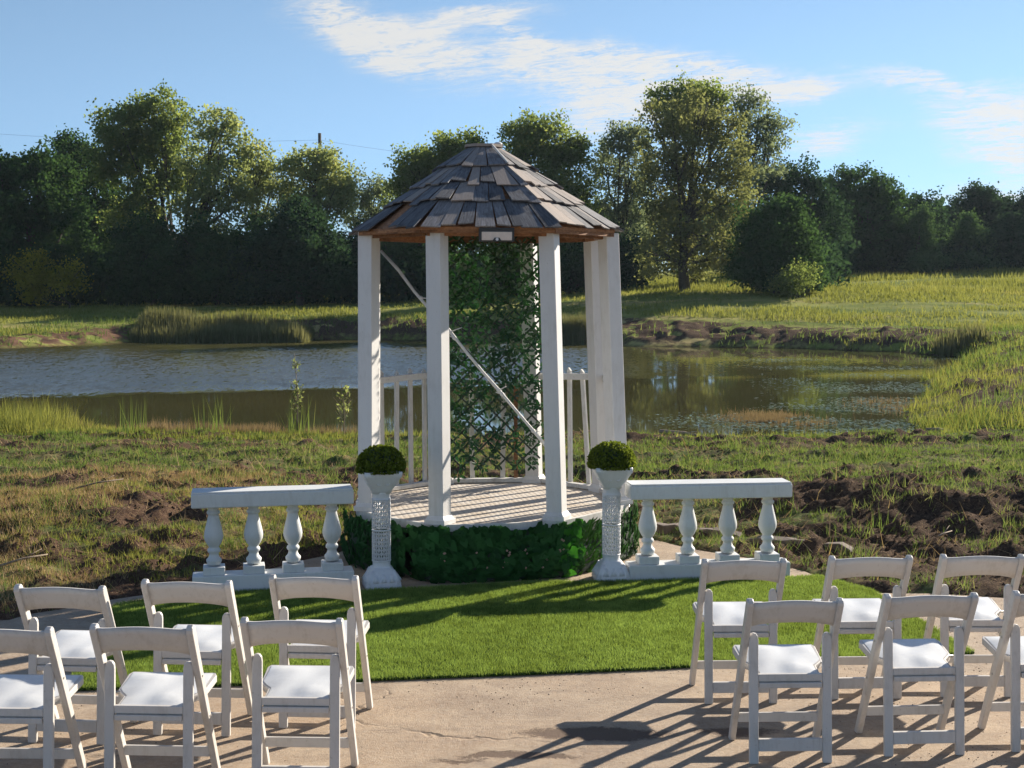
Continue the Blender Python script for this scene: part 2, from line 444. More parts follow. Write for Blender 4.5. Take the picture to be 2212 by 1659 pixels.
def mat_simple(name, col, rough=.5, spec=.5, metal=0., noise=.0, nscale=30):
    m, t, out = newmat(name)
    c = col
    if noise:
        n = t.noise(wpos(t), nscale, 4, .6); c = t.mix(t.mr(n, .3, .7, 0, 1), tuple(x * (1 - noise) for x in col), tuple(min(1, x * (1 + noise)) for x in col))
    principled(t, out, c, rough, spec, None, Metallic=metal); return m
M_BLACK = mat_simple('black_plastic', (.015, .016, .018), .35, noise=.3)
M_STEEL = mat_simple('bolt_steel', (.35, .34, .32), .4, metal=.8)
M_PANEL = mat_simple('lamp_diffuser', (.62, .52, .44), .35, noise=.08)
M_PITCH = mat_simple('dark_underside', (.02, .018, .016), .9, noise=.3)

def leafmat(name, dark, light, trans=.42, gloss=.25, rough=.45, hue=None, nscale=.35, tintw=.6, sheen=.0):
    m, t, out = newmat(name)
    tint = attr(t, 'tint'); n = t.noise(wpos(t), nscale, 3, .6)
    f = t.m('ADD', t.m('MULTIPLY', tint, tintw), t.m('MULTIPLY', t.mr(n, .3, .7), 1 - tintw), clamp=True)
    c = t.mix(f, dark, light)
    if hue: c = t.mix(t.mr(t.m('ADD', t.m('MULTIPLY', tint, .5), t.m('MULTIPLY', n, .6)), .68, .84), c, hue)
    d = t.node('ShaderNodeBsdfDiffuse', {'Color': c})
    ct = t.mix(.5, c, (c.node and (light[0] * 1.25, light[1] * 1.15, light[2] * .5)))
    tr = t.node('ShaderNodeBsdfTranslucent', {'Color': ct})
    mx = t.node('ShaderNodeMixShader', {0: trans, 1: d.outputs[0], 2: tr.outputs[0]})
    g = t.node('ShaderNodeBsdfGlossy', {'Color': (1, 1, 1), 'Roughness': rough})
    lw = t.node('ShaderNodeLayerWeight', {'Blend': gloss})
    if sheen <= 0:
        t.l.new(mx.outputs[0], out.inputs[0]); return m
    mx2 = t.node('ShaderNodeMixShader', {0: t.m('MULTIPLY', lw.outputs['Fresnel'], sheen), 1: mx.outputs[0], 2: g.outputs[0]})
    t.l.new(mx2.outputs[0], out.inputs[0]); return m
LM = {
 'oak': leafmat('oak_foliage', (.019, .043, .025), (.065, .129, .045), .42),
 'oakdark': leafmat('dark_foliage', (.015, .034, .027), (.046, .095, .045), .36),
 'cotton': leafmat('cottonwood_foliage', (.067, .109, .046), (.231, .296, .094), .58, hue=(.388, .366, .105)),
 'cottonpale': leafmat('pale_cottonwood_foliage', (.097, .145, .074), (.313, .366, .156), .58, hue=(.447, .411, .156)),
 'gold': leafmat('golden_cottonwood_foliage', (.073, .097, .053), (.233, .256, .113), .52, hue=(.311, .265, .106)),
 'sparse': leafmat('airy_foliage', (.067, .103, .084), (.208, .259, .162), .58),
 'yellow': leafmat('yellow_foliage', (.10, .11, .02), (.42, .38, .05), .50),
 'greyleaf': leafmat('grey_green_foliage', (.090, .141, .130), (.256, .345, .324), .3),
 'cedar': leafmat('cedar_foliage', (.026, .063, .035), (.102, .180, .069), .3),
}
M_BOX = leafmat('boxwood_leaves', (.018, .042, .008), (.17, .22, .035), .42, nscale=9, tintw=.8)
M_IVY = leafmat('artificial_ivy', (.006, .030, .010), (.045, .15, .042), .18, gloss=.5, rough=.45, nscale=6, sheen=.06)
M_IVYSUN = leafmat('sunlit_ivy', (.02, .13, .012), (.06, .26, .03), .4, gloss=.5, rough=.45, nscale=6, sheen=.08)  # lit copy of the dark ivy, sunlight put into the leaf colour
M_WILLOW = mat_simple('green_lath', (.012, .026, .012), .6, noise=.3)
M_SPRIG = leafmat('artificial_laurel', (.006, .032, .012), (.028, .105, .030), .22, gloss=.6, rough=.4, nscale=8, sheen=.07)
M_GRASS = leafmat('wild_grass', (.055, .10, .030), (.18, .25, .075), .42, hue=(.42, .33, .14), nscale=.6)
M_FIELDGRASS = leafmat('field_grass', (.09, .13, .035), (.28, .29, .085), .45, hue=(.48, .38, .15), nscale=.10)
M_STRAW = leafmat('straw', (.20, .125, .065), (.60, .45, .26), .2, nscale=2)
M_REED = leafmat('reeds', (.08, .095, .05), (.24, .24, .12), .38, hue=(.34, .29, .17), nscale=.8)
M_WEED = leafmat('rusty_weed', (.11, .085, .055), (.32, .24, .15), .3, nscale=1.5)
M_TURFBLADE = leafmat('turf_blades', (.035, .080, .020), (.33, .45, .12), .38, nscale=40, tintw=.85)
M_BARK = mat_wood('bark', (.030, .024, .018), (.085, .07, .055), (9, 9, 1.2), .9, .2)
M_STICK = mat_wood('dead_branch', (.16, .12, .085), (.34, .27, .2), (9, 9, 1.2), .85, .2)
# ================================================================== SETTING
# ---- ground
def build_ground():
    yr = np.concatenate([np.linspace(-60, 8, 24, endpoint=False), np.linspace(8, 11, 45, endpoint=False), np.linspace(11, 17, 130, endpoint=False), np.linspace(17, 28, 150, endpoint=False),
                         np.linspace(28, 56, 80, endpoint=False), np.linspace(56, 76, 90, endpoint=False), np.linspace(76, 130, 55, endpoint=False), np.linspace(130, 600, 20)])
    u = np.linspace(-1, 1, 461); g = .26 * u + .24 * u ** 3 + .5 * u ** 7
    W = np.where(yr < 8, 40 + np.abs(yr), np.where(yr < 130, np.maximum(34, yr * 1.05 + 22), yr * 1.35))
    X = g[None, :] * 2 * W[:, None] * .5; Y = np.repeat(yr[:, None], len(u), 1)
    sh = X.shape; z, dp, m, dpat = terrain(X.ravel(), Y.ravel(), True)
    V = np.stack([X.ravel(), Y.ravel(), z], 1)
    ny, nx = sh; i = np.arange(ny * nx).reshape(sh)
    F_ = np.stack([i[:-1, :-1], i[:-1, 1:], i[1:, 1:], i[1:, :-1]], -1).reshape(-1, 4)
    me = bpy.data.meshes.new('ground')
    me.vertices.add(len(V)); me.vertices.foreach_set('co', V.astype(np.float32).ravel())
    me.loops.add(F_.size); me.loops.foreach_set('vertex_index', F_.astype(np.int32).ravel())
    me.polygons.add(len(F_)); me.polygons.foreach_set('loop_start', np.arange(0, F_.size, 4, dtype=np.int32))
    try: me.polygons.foreach_set('loop_total', np.full(len(F_), 4, dtype=np.int32))
    except Exception: pass
    me.update(calc_edges=True); me.polygons.foreach_set('use_smooth', np.ones(len(F_), bool))
    a = me.attributes.new('soil', 'FLOAT', 'POINT'); a.data.foreach_set('value', m.astype(np.float32))
    red = np.exp(-(((V[:, 0] + 19) / 5) ** 2)) * (V[:, 1] > 50) + .35 * (V[:, 1] < 30) * sstep(-V[:, 0], -1.4, 0)
    a = me.attributes.new('red', 'FLOAT', 'POINT'); a.data.foreach_set('value', np.clip(red, 0, 1).astype(np.float32))
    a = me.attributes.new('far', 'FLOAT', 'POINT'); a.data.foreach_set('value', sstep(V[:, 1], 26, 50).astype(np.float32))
    mt, t, out = newmat('grassy_soil')
    p = wpos(t); soil = attr(t, 'soil'); rd = attr(t, 'red'); fr = attr(t, 'far')
    nf = t.noise(p, 24, 6, .7); nm = t.noise(p, 3.2, 6, .65); nb = t.noise(t.scale(p, (.5, 1.6, 1)), .16, 5, .6)
    st = t.noise(t.scale(p, (1, 2.2, 1), rot=(0, 0, .5)), 42, 5, .75, 1.5)
    dirt = t.mix(t.mr(nf, .3, .7), (.022, .016, .013), (.115, .078, .055))
    dirt = t.mix(t.m('MULTIPLY', rd, .75), dirt, t.mix(nf, (.11, .058, .040), (.24, .135, .09)))
    dirt = t.mix(t.mr(st, .56, .66, 0, .7), dirt, (.42, .30, .18))
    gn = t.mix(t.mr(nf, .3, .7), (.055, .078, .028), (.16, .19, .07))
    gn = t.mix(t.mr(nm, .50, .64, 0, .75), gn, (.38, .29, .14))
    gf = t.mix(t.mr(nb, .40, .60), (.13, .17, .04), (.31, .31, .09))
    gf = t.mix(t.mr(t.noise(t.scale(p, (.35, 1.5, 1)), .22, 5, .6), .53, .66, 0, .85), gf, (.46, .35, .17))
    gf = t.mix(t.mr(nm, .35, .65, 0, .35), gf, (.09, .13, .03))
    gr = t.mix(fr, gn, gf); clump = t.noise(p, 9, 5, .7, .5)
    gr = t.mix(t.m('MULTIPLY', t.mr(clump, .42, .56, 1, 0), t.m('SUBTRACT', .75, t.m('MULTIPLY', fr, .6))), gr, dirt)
    c = t.mix(t.mr(t.m('ADD', soil, t.m('MULTIPLY', t.m('SUBTRACT', nm, .5), .9)), .32, .62), gr, dirt)
    wet = t.mr(t.xyz(p)[2], WATER - .02, WATER + .10, .45, 1.0)
    c = t.mix(1.0, c, t.cxyz(wet, wet, wet), 'MULTIPLY')
    h = t.m('ADD', t.m('MULTIPLY', nf, .6), t.m('MULTIPLY', st, .5))
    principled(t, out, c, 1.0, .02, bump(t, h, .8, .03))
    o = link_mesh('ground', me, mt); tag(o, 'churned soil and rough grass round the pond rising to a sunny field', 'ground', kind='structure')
build_ground()

# ---- concrete patio
def build_patio():
    pts = []
    P = PATIO; n = len(P)
    for i in range(n):
        a, b = np.array(P[i]), np.array(P[(i + 1) % n]); L = np.linalg.norm(b - a); k = max(1, int(L / .16)) if 5 < (a[1] + b[1]) / 2 < 14 else 2
        for j in range(k):
            q = a + (b - a) * j / k; nn = np.array([-(b - a)[1], (b - a)[0]]) / L
            w = (fbm(np.array([q[0] * 2.]), np.array([q[1] * 2.]), 1.6, 4, 77)[0] - .5) * .22 if k > 2 else 0
            pts.append(tuple(q + nn * w))
    b = MB(); b.prism(list(reversed(pts)), -.12, 0.0)
    area = sum(pts[i][0] * pts[(i + 1) % len(pts)][1] - pts[(i + 1) % len(pts)][0] * pts[i][1] for i in range(len(pts)))
    if area > 0: b = MB(); b.prism(pts, -.12, 0.0)
    mt, t, out = newmat('weathered_concrete')
    p = wpos(t); big = t.noise(p, .55, 5, .6, .5); mid = t.noise(p, 2.6, 6, .62, .8); fine = t.noise(p, 36, 6, .75); grit = t.noise(p, 150, 3, .6)
    c = t.mix(t.mr(mid, .34, .66), (.28, .20, .135), (.46, .35, .24))
    c = t.mix(t.mr(big, .42, .66, 0, .6), c, (.40, .27, .165)); m8 = t.noise(p, 9, 5, .7, .6); c = t.mix(t.mr(m8, .50, .64, 0, .5), c, (.23, .165, .115))
    c = t.mix(t.mr(fine, .40, .72, 0, .6), c, (.46, .39, .31))
    c = t.mix(t.mr(grit, .56, .68, 0, .7), c, (.14, .105, .08)); g2_ = t.noise(p, 75, 4, .7); c = t.mix(t.mr(g2_, .58, .66, 0, .5), c, (.56, .47, .37))
    sw = t.noise(t.scale(p, (.5, 2.6, 1), rot=(0, 0, .25)), 2.2, 6, .65, 1.5)
    c = t.mix(t.mr(sw, .56, .70, 0, .45), c, (.20, .155, .12))
    # dark, slightly sunken patches with ragged edges
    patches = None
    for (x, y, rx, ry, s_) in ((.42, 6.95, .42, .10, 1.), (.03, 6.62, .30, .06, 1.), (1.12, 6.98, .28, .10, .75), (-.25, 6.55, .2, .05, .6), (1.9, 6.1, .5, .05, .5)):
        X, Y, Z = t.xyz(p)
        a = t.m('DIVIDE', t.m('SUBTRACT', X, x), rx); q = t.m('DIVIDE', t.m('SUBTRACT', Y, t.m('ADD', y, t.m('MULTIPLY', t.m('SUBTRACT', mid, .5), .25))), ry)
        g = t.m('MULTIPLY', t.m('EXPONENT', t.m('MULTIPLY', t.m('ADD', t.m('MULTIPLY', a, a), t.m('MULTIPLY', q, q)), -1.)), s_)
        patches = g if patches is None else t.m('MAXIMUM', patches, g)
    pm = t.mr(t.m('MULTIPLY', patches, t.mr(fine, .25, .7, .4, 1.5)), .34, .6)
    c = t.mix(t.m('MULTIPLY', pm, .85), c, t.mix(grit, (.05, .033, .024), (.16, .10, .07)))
    vor = t.node('ShaderNodeTexVoronoi', {'Vector': t.v('ADD', p, t.v('MULTIPLY', t.noise(p, 2.2, 4, .6, out=1), (.5, .5, .0))), 'Scale': .55}, feature='DISTANCE_TO_EDGE').outputs[0]
    crack = t.m('MULTIPLY', t.mr(vor, .0, .008, 1, 0), t.mr(big, .50, .60))
    c = t.mix(t.m('MULTIPLY', crack, .6), c, (.05, .038, .03))
    h = t.m('SUBTRACT', t.m('ADD', t.m('MULTIPLY', fine, .5), t.m('MULTIPLY', grit, .35)), t.m('ADD', t.m('MULTIPLY', crack, 1.), t.m('MULTIPLY', pm, .6)))
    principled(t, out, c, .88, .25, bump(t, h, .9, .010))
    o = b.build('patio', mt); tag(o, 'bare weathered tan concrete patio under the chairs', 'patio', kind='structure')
build_patio()

# ---- pond
def build_pond():
    b = MB(); b.add([(-60, 20, WATER), (30, 20, WATER), (30, 74, WATER), (-60, 74, WATER)], [(0, 1, 2, 3)])
    mt, t, out = newmat('pond_water')
    p = wpos(t); X, Y, Z = t.xyz(p)
    # a breeze ruffles the open far water on the left, the rest lies calm
    edge = t.m('ADD', t.m('ADD', 33.6, t.m('MULTIPLY', t.m('ADD', X, 12.), .42)), t.m('MULTIPLY', t.m('SUBTRACT', t.noise(t.scale(p, (.25, 1, 1)), .35, 4, .6), .5), 5.))
    wind = t.m('MULTIPLY', t.mr(t.m('SUBTRACT', Y, edge), -.5, 1.8), t.mr(t.m('SUBTRACT', X, t.m('ADD', 2.5, t.m('MULTIPLY', t.m('SUBTRACT', Y, 45.), .12))), -1.5, 2.0, 1, .10))
    lee = t.mr(t.m('SUBTRACT', Y, 58.), 0, 8, 1., .55)
    r1 = t.noise(t.scale(p, (1.6, 1.1, 1), rot=(0, 0, .35)), 3.2, 4, .6, .4); r2 = t.noise(t.scale(p, (1., .9, 1), rot=(0, 0, -.5)), 1.1, 3, .5)
    calm = t.noise(t.scale(p, (.35, 1.0, 1)), .8, 3, .5)
    W_ = t.m('MULTIPLY', wind, lee)
    w1 = t.noise(t.scale(p, (1.0, .30, 1), rot=(0, 0, .05)), 9.0, 4, .7, .8, out=1)
    w2 = t.noise(t.scale(p, (.8, .30, 1), rot=(0, 0, -.05)), 3.2, 3, .6, .3, out=1)
    wv = t.v('SUBTRACT', t.v('ADD', t.v('MULTIPLY', w1, (.72, .72, .72)), t.v('MULTIPLY', w2, (.28, .28, .28))), (.5, .5, .5))
    vx, vy, vz = t.xyz(wv)
    # facets turned away from low view lines hide behind their crests, so the visible ones lean a little
    amp = t.m('ADD', t.m('MULTIPLY', W_, .75), .0035)
    nrm = t.v('NORMALIZE', t.cxyz(t.m('MULTIPLY', vx, amp), t.m('SUBTRACT', t.m('MULTIPLY', vy, amp), t.m('MULTIPLY', W_, .150)), 1.0))
    col = t.mix(t.mr(t.noise(p, .12, 3, .5), .35, .65), (.058, .055, .020), (.080, .072, .028))
    pr = principled(t, out, col, .035, .5, nrm, IOR=1.33)
    o = b.build('pond', mt); tag(o, 'olive brown pond, ruffled on the left and calm on the right', 'pond', kind='structure')
build_pond()

# ================================================================== TREES
TREES = [
 ('dark_tree', 'dense dark green tree at the far left end of the treeline', 'oak', [-27.25, 80.0, 0.89], 0.27999999999999997, 0.187, 1.2, [[-29.47, 79.3, 5.58, 2.87, 3.13], [-27.1, 80.0, 6.89, 2.61, 2.48], [-25.57, 80.7, 4.07, 1.96, 2.87], [-28.12, 79.65, 2.76, 3.13, 1.96], [-26.41, 80.35, 8.33, 1.57, 1.3], [-28.9, 79.3, 7.62, 1.57, 1.57]]),
 ('yellowing_shrub', 'yellowing shrub at the foot of the far left dark tree', 'yellow', [-23.97, 77.0, 1.12], 0.064, 0.133, 0.8, [[-23.72, 76.3, 2.37, 0.8, 0.75], [-25.93, 77.0, 2.87, 1.13, 0.95], [-26.44, 77.7, 1.74, 0.88, 0.63]]),
 ('dark_tree', 'tall dark tree behind the far left tree, left of the highest cottonwood', 'oak', [-27.44, 92.0, 0.9], 0.24, 0.187, 1.0, [[-27.63, 91.3, 9.6, 1.65, 1.8], [-26.99, 92.0, 7.59, 2.1, 2.4], [-26.66, 92.7, 4.94, 2.1, 2.7], [-28.3, 91.65, 10.8, 0.9, 0.9]]),
 ('cottonwood', 'tallest cottonwood left of the pavilion, with a rounded double crown', 'cotton', [-20.94, 88.0, 0.95], 0.186, 0.195, 0.95, [[-23.78, 87.3, 11.65, 1.61, 1.58], [-21.46, 88.0, 12.43, 1.58, 1.43], [-23.1, 88.7, 10.24, 1.72, 1.72], [-20.98, 87.65, 10.71, 1.21, 1.29], [-24.59, 88.35, 9.65, 1.29, 1.72], [-22.5, 87.3, 7.6, 1.29, 1.87], [-23.57, 88.0, 5.94, 1.58, 1.72], [-20.83, 88.7, 8.82, 1.09, 1.38]]),
 ('cottonwood', 'pale green cottonwood with leaning bare stems right of the tallest one', 'cottonpale', [-19.17, 84.0, 1.01], 0.20800000000000002, 0.187, 0.7, [[-17.23, 83.3, 11.22, 1.31, 1.15], [-16.45, 84.0, 9.82, 1.15, 1.51], [-18.51, 84.7, 9.34, 1.23, 1.51], [-17.22, 83.65, 7.91, 1.59, 1.64], [-18.74, 84.35, 6.87, 1.37, 1.51], [-16.08, 83.3, 7.08, 0.96, 1.37], [-18.15, 84.0, 5.23, 1.51, 1.23]]),
 ('cottonwood', 'slender cottonwood between the pale leaning one and the wide pale crown', 'cottonpale', [-16.13, 86.0, 0.98], 0.16000000000000003, 0.179, 0.7, [[-15.06, 85.3, 9.39, 1.01, 1.07], [-14.36, 86.0, 8.48, 0.9, 1.18], [-15.75, 86.7, 7.84, 1.07, 1.18], [-14.74, 85.65, 6.67, 1.26, 1.26]]),
 ('cottonwood', 'wide pale cottonwood directly under the utility pole', 'cottonpale', [-11.51, 85.0, 1.14], 0.17600000000000002, 0.179, 0.85, [[-12.02, 84.3, 9.04, 1.44, 1.16], [-10.75, 85.0, 8.41, 1.33, 1.25], [-12.65, 85.7, 7.77, 1.39, 1.39], [-11.13, 84.65, 6.89, 1.52, 1.39], [-10.25, 85.35, 7.48, 0.94, 1.11], [-11.33, 84.3, 9.58, 0.83, 0.69]]),
 ('sparse_tree', 'thin bluish tree just left of the pavilion roof', 'sparse', [-9.92, 98.0, 1.13], 0.16000000000000003, 0.172, 0.5, [[-9.95, 97.3, 8.52, 1.34, 1.15], [-9.24, 98.0, 7.62, 1.21, 1.34], [-10.75, 98.7, 7.18, 1.28, 1.44], [-9.69, 97.65, 6.03, 1.44, 1.28]]),
 ('bush', 'dark rounded bush mass at pond level below the tallest cottonwood', 'oak', [-20.21, 80.0, 0.94], 0.16000000000000003, 0.172, 1.1, [[-19.99, 79.3, 3.27, 2.22, 2.09], [-22.01, 80.0, 2.24, 2.09, 1.3], [-21.1, 80.7, 4.85, 1.57, 1.17], [-18.55, 79.65, 1.98, 1.83, 1.17]]),
 ('bush', 'dark wide bush between the leaning cottonwood stems and the reeds', 'oak', [-16.56, 80.0, 1.05], 0.16000000000000003, 0.172, 1.1, [[-16.14, 79.3, 2.76, 2.35, 1.83], [-14.73, 80.0, 1.98, 2.09, 1.04], [-17.45, 80.7, 4.33, 1.43, 1.3], [-14.38, 79.65, 4.3, 1.57, 1.57]]),
 ('bush', 'large dark bush with a sunlit right flank left of the pavilion', 'oakdark', [-11.58, 78.0, 1.23], 0.2, 0.172, 1.2, [[-11.94, 77.3, 4.49, 2.03, 1.78], [-10.8, 78.0, 2.75, 1.78, 1.53], [-13.2, 78.7, 2.75, 2.03, 1.65], [-11.48, 77.65, 5.51, 1.27, 1.02], [-9.95, 78.35, 3.51, 0.97, 1.53]]),
 ('bush', 'dark bush in the gap just left of the pavilion', 'oakdark', [-8.91, 84.0, 1.29], 0.12, 0.172, 1.1, [[-9.09, 83.3, 3.59, 1.37, 1.92], [-7.81, 84.0, 2.79, 1.64, 1.37], [-9.53, 84.7, 1.97, 1.64, 0.82]]),
 ('cottonwood', 'leafy tree rising behind the left slope of the pavilion roof', 'cotton', [-4.57, 90.0, 1.3], 0.186, 0.187, 1.0, [[-3.49, 89.3, 10.44, 2.0, 1.23], [-6.0, 90.0, 9.35, 1.47, 1.32], [-4.28, 90.7, 8.97, 2.35, 1.61], [-2.2, 89.65, 9.76, 1.32, 1.32], [-6.61, 90.35, 7.78, 1.32, 1.32], [-4.51, 89.3, 6.86, 2.49, 1.76], [-2.8, 90.0, 7.47, 1.76, 1.76]]),
 ('undergrowth_tree', 'grey green scrubby tree seen through the left opening of the pavilion', 'oak', [-6.3, 82.0, 1.44], 0.144, 0.172, 0.8, [[-6.23, 81.3, 3.56, 1.6, 1.6], [-4.95, 82.0, 4.36, 1.6, 1.6], [-6.89, 82.7, 2.24, 1.6, 0.94], [-3.88, 81.65, 2.77, 1.6, 1.34]]),
 ('cottonwood', 'tree rising just right of the pavilion roof peak', 'cotton', [1.92, 92.0, 1.34], 0.186, 0.187, 1.0, [[0.71, 91.3, 11.36, 1.26, 1.44], [2.5, 92.0, 11.13, 1.56, 1.56], [4.01, 92.7, 10.61, 1.02, 1.2], [1.3, 91.65, 9.34, 1.8, 1.8], [3.41, 92.35, 8.5, 1.8, 1.8], [1.89, 91.3, 6.96, 2.1, 1.8], [4.0, 92.0, 6.11, 1.5, 1.8]]),
 ('cottonwood', 'open crowned tree between the pavilion roof and the big golden cottonwood', 'sparse', [7.08, 95.0, 1.31], 0.17600000000000002, 0.179, 0.65, [[7.13, 94.3, 11.65, 0.93, 1.24], [8.25, 95.0, 11.72, 1.05, 1.3], [6.31, 95.7, 10.26, 1.18, 1.61], [8.08, 94.65, 9.26, 1.39, 1.86], [6.92, 95.35, 7.78, 1.61, 1.86], [5.93, 94.3, 5.6, 1.39, 1.86], [8.13, 95.0, 6.23, 1.39, 1.86]]),
 ('undergrowth_tree', 'dark scrubby tree behind the right posts of the pavilion', 'oakdark', [3.39, 84.0, 1.42], 0.16000000000000003, 0.172, 1.0, [[3.63, 83.3, 3.59, 1.64, 1.92], [5.3, 84.0, 2.79, 1.92, 1.37], [2.04, 84.7, 2.52, 1.64, 1.1], [-0.16, 83.65, 2.78, 2.19, 1.51], [6.69, 84.35, 3.33, 1.51, 1.64]]),
 ('cottonwood', 'big golden green cottonwood with a visible dark trunk right of the pavilion', 'gold', [9.49, 78.0, 1.81], 0.248, 0.164, 0.66, [[8.33, 77.3, 10.95, 1.27, 1.14], [9.91, 78.0, 11.4, 1.48, 1.14], [11.53, 78.7, 10.6, 1.27, 1.27], [8.38, 77.65, 9.25, 1.58, 1.48], [10.48, 78.35, 9.06, 1.83, 1.58], [11.85, 77.3, 8.47, 1.27, 1.4], [8.18, 78.0, 7.03, 1.53, 1.53], [10.3, 78.7, 6.82, 1.91, 1.48], [12.17, 77.65, 6.51, 1.14, 1.27], [8.49, 78.35, 5.03, 1.53, 1.4], [10.63, 77.3, 4.74, 1.58, 1.22], [7.96, 78.0, 3.5, 1.27, 1.14], [10.08, 78.7, 3.13, 1.27, 0.76], [11.45, 77.65, 3.5, 1.27, 0.76]]),
 ('cottonwood', 'dark topped tree peeking above the big golden cottonwood', 'cotton', [11.28, 88.0, 1.67], 0.186, 0.187, 0.95, [[9.4, 87.3, 13.32, 1.03, 0.98], [10.89, 88.0, 13.69, 0.98, 0.86], [12.4, 88.7, 13.64, 0.98, 0.92], [10.86, 87.65, 12.11, 1.58, 1.15]]),
 ('sparse_tree', 'airy spreading tree against bright cloud right of the big golden cottonwood', 'sparse', [15.09, 92.0, 1.64], 0.22400000000000003, 0.179, 0.5, [[14.54, 91.3, 13.54, 1.08, 1.02], [15.84, 92.0, 13.04, 1.02, 1.14], [17.03, 92.7, 11.79, 1.08, 1.26], [15.21, 91.65, 11.39, 1.5, 1.5], [16.54, 92.35, 9.98, 1.26, 1.2], [14.89, 91.3, 9.02, 1.35, 1.5]]),
 ('bush', 'big round dark bush standing alone in the sunny field', 'oak', [14.19, 76.0, 1.72], 0.24, 0.164, 1.35, [[13.78, 75.3, 4.92, 1.73, 1.54], [12.94, 76.0, 3.47, 1.44, 1.49], [15.29, 76.7, 3.98, 1.29, 1.54], [14.12, 75.65, 2.73, 2.11, 1.12], [15.74, 76.35, 2.74, 0.89, 0.99], [14.5, 75.3, 5.89, 1.04, 0.87]]),
 ('shrub', 'pale green shrub at the right foot of the big round bush', 'cotton', [14.9, 74.0, 1.81], 0.0372, 0.117, 0.8, [[14.75, 73.3, 2.48, 0.92, 0.68], [14.3, 74.0, 2.19, 0.72, 0.43]]),
 ('dark_tree', 'ragged dark tree right of the airy spreading tree', 'oakdark', [18.04, 95.0, 2.55], 0.2, 0.179, 0.85, [[17.82, 94.3, 8.93, 1.3, 1.12], [19.49, 95.0, 9.14, 1.24, 1.12], [17.48, 95.7, 8.11, 1.24, 1.24], [20.05, 94.65, 7.74, 1.39, 1.55], [18.97, 95.35, 7.17, 1.86, 1.55], [20.91, 94.3, 6.2, 1.39, 1.86]]),
 ('broad_tree', 'broad tree with a light top in the middle of the right treeline', 'oak', [25.39, 105.0, 2.99], 0.27999999999999997, 0.203, 1.0, [[25.45, 104.3, 9.31, 1.88, 1.44], [24.28, 105.0, 8.34, 1.71, 1.54], [27.19, 105.7, 8.04, 1.71, 1.54], [25.25, 104.65, 6.64, 2.91, 1.88], [23.73, 105.35, 5.31, 2.05, 1.88], [27.22, 104.3, 5.28, 2.05, 1.71], [25.71, 105.0, 4.28, 2.74, 1.3]]),
 ('dark_tree', 'rounded dark tree right of the broad light topped tree', 'oakdark', [31.03, 108.0, 3.11], 0.24, 0.203, 1.05, [[30.74, 107.3, 7.27, 1.69, 1.41], [29.93, 108.0, 5.73, 1.76, 1.76], [31.89, 108.7, 5.4, 1.58, 1.76], [29.51, 107.65, 3.98, 1.94, 1.06]]),
 ('cedar', 'conical cedar with a sunlit right side, leftmost of the three cedars', 'cedar', [29.43, 103.0, 3.04], 0.12, 0.156, 1.2, [[29.25, 102.3, 6.87, 0.47, 0.81], [29.54, 103.0, 5.9, 0.87, 1.01], [29.76, 103.7, 4.76, 1.21, 1.14], [29.55, 102.65, 3.74, 1.41, 0.84]]),
 ('cedar', 'conical cedar in the middle of the three cedars', 'cedar', [33.65, 105.0, 3.19], 0.12, 0.156, 1.2, [[33.22, 104.3, 6.29, 0.55, 0.82], [33.53, 105.0, 5.47, 1.1, 0.96], [33.84, 105.7, 4.46, 1.64, 1.03], [33.62, 104.65, 3.76, 1.99, 0.68]]),
 ('cedar', 'conical cedar at the right edge, darkest of the three cedars', 'oakdark', [37.17, 106.0, 3.27], 0.12, 0.156, 1.2, [[36.75, 105.3, 6.33, 0.62, 0.9], [37.08, 106.0, 5.33, 1.24, 1.11], [37.42, 106.7, 4.31, 1.73, 1.11], [37.21, 105.65, 3.78, 2.0, 0.62]]),
 ('dark_tree', 'spreading dark oak behind the cedars at the right edge', 'oakdark', [39.54, 120.0, 3.48], 0.24, 0.211, 1.0, [[39.18, 119.3, 9.17, 1.64, 1.25], [37.88, 120.0, 7.86, 1.76, 1.64], [41.23, 120.7, 8.09, 1.76, 1.57], [39.74, 119.65, 6.5, 2.74, 2.15], [42.7, 120.35, 6.91, 1.57, 1.96], [43.46, 119.3, 8.02, 1.96, 1.96], [37.15, 120.0, 5.73, 1.57, 1.76]]),
]

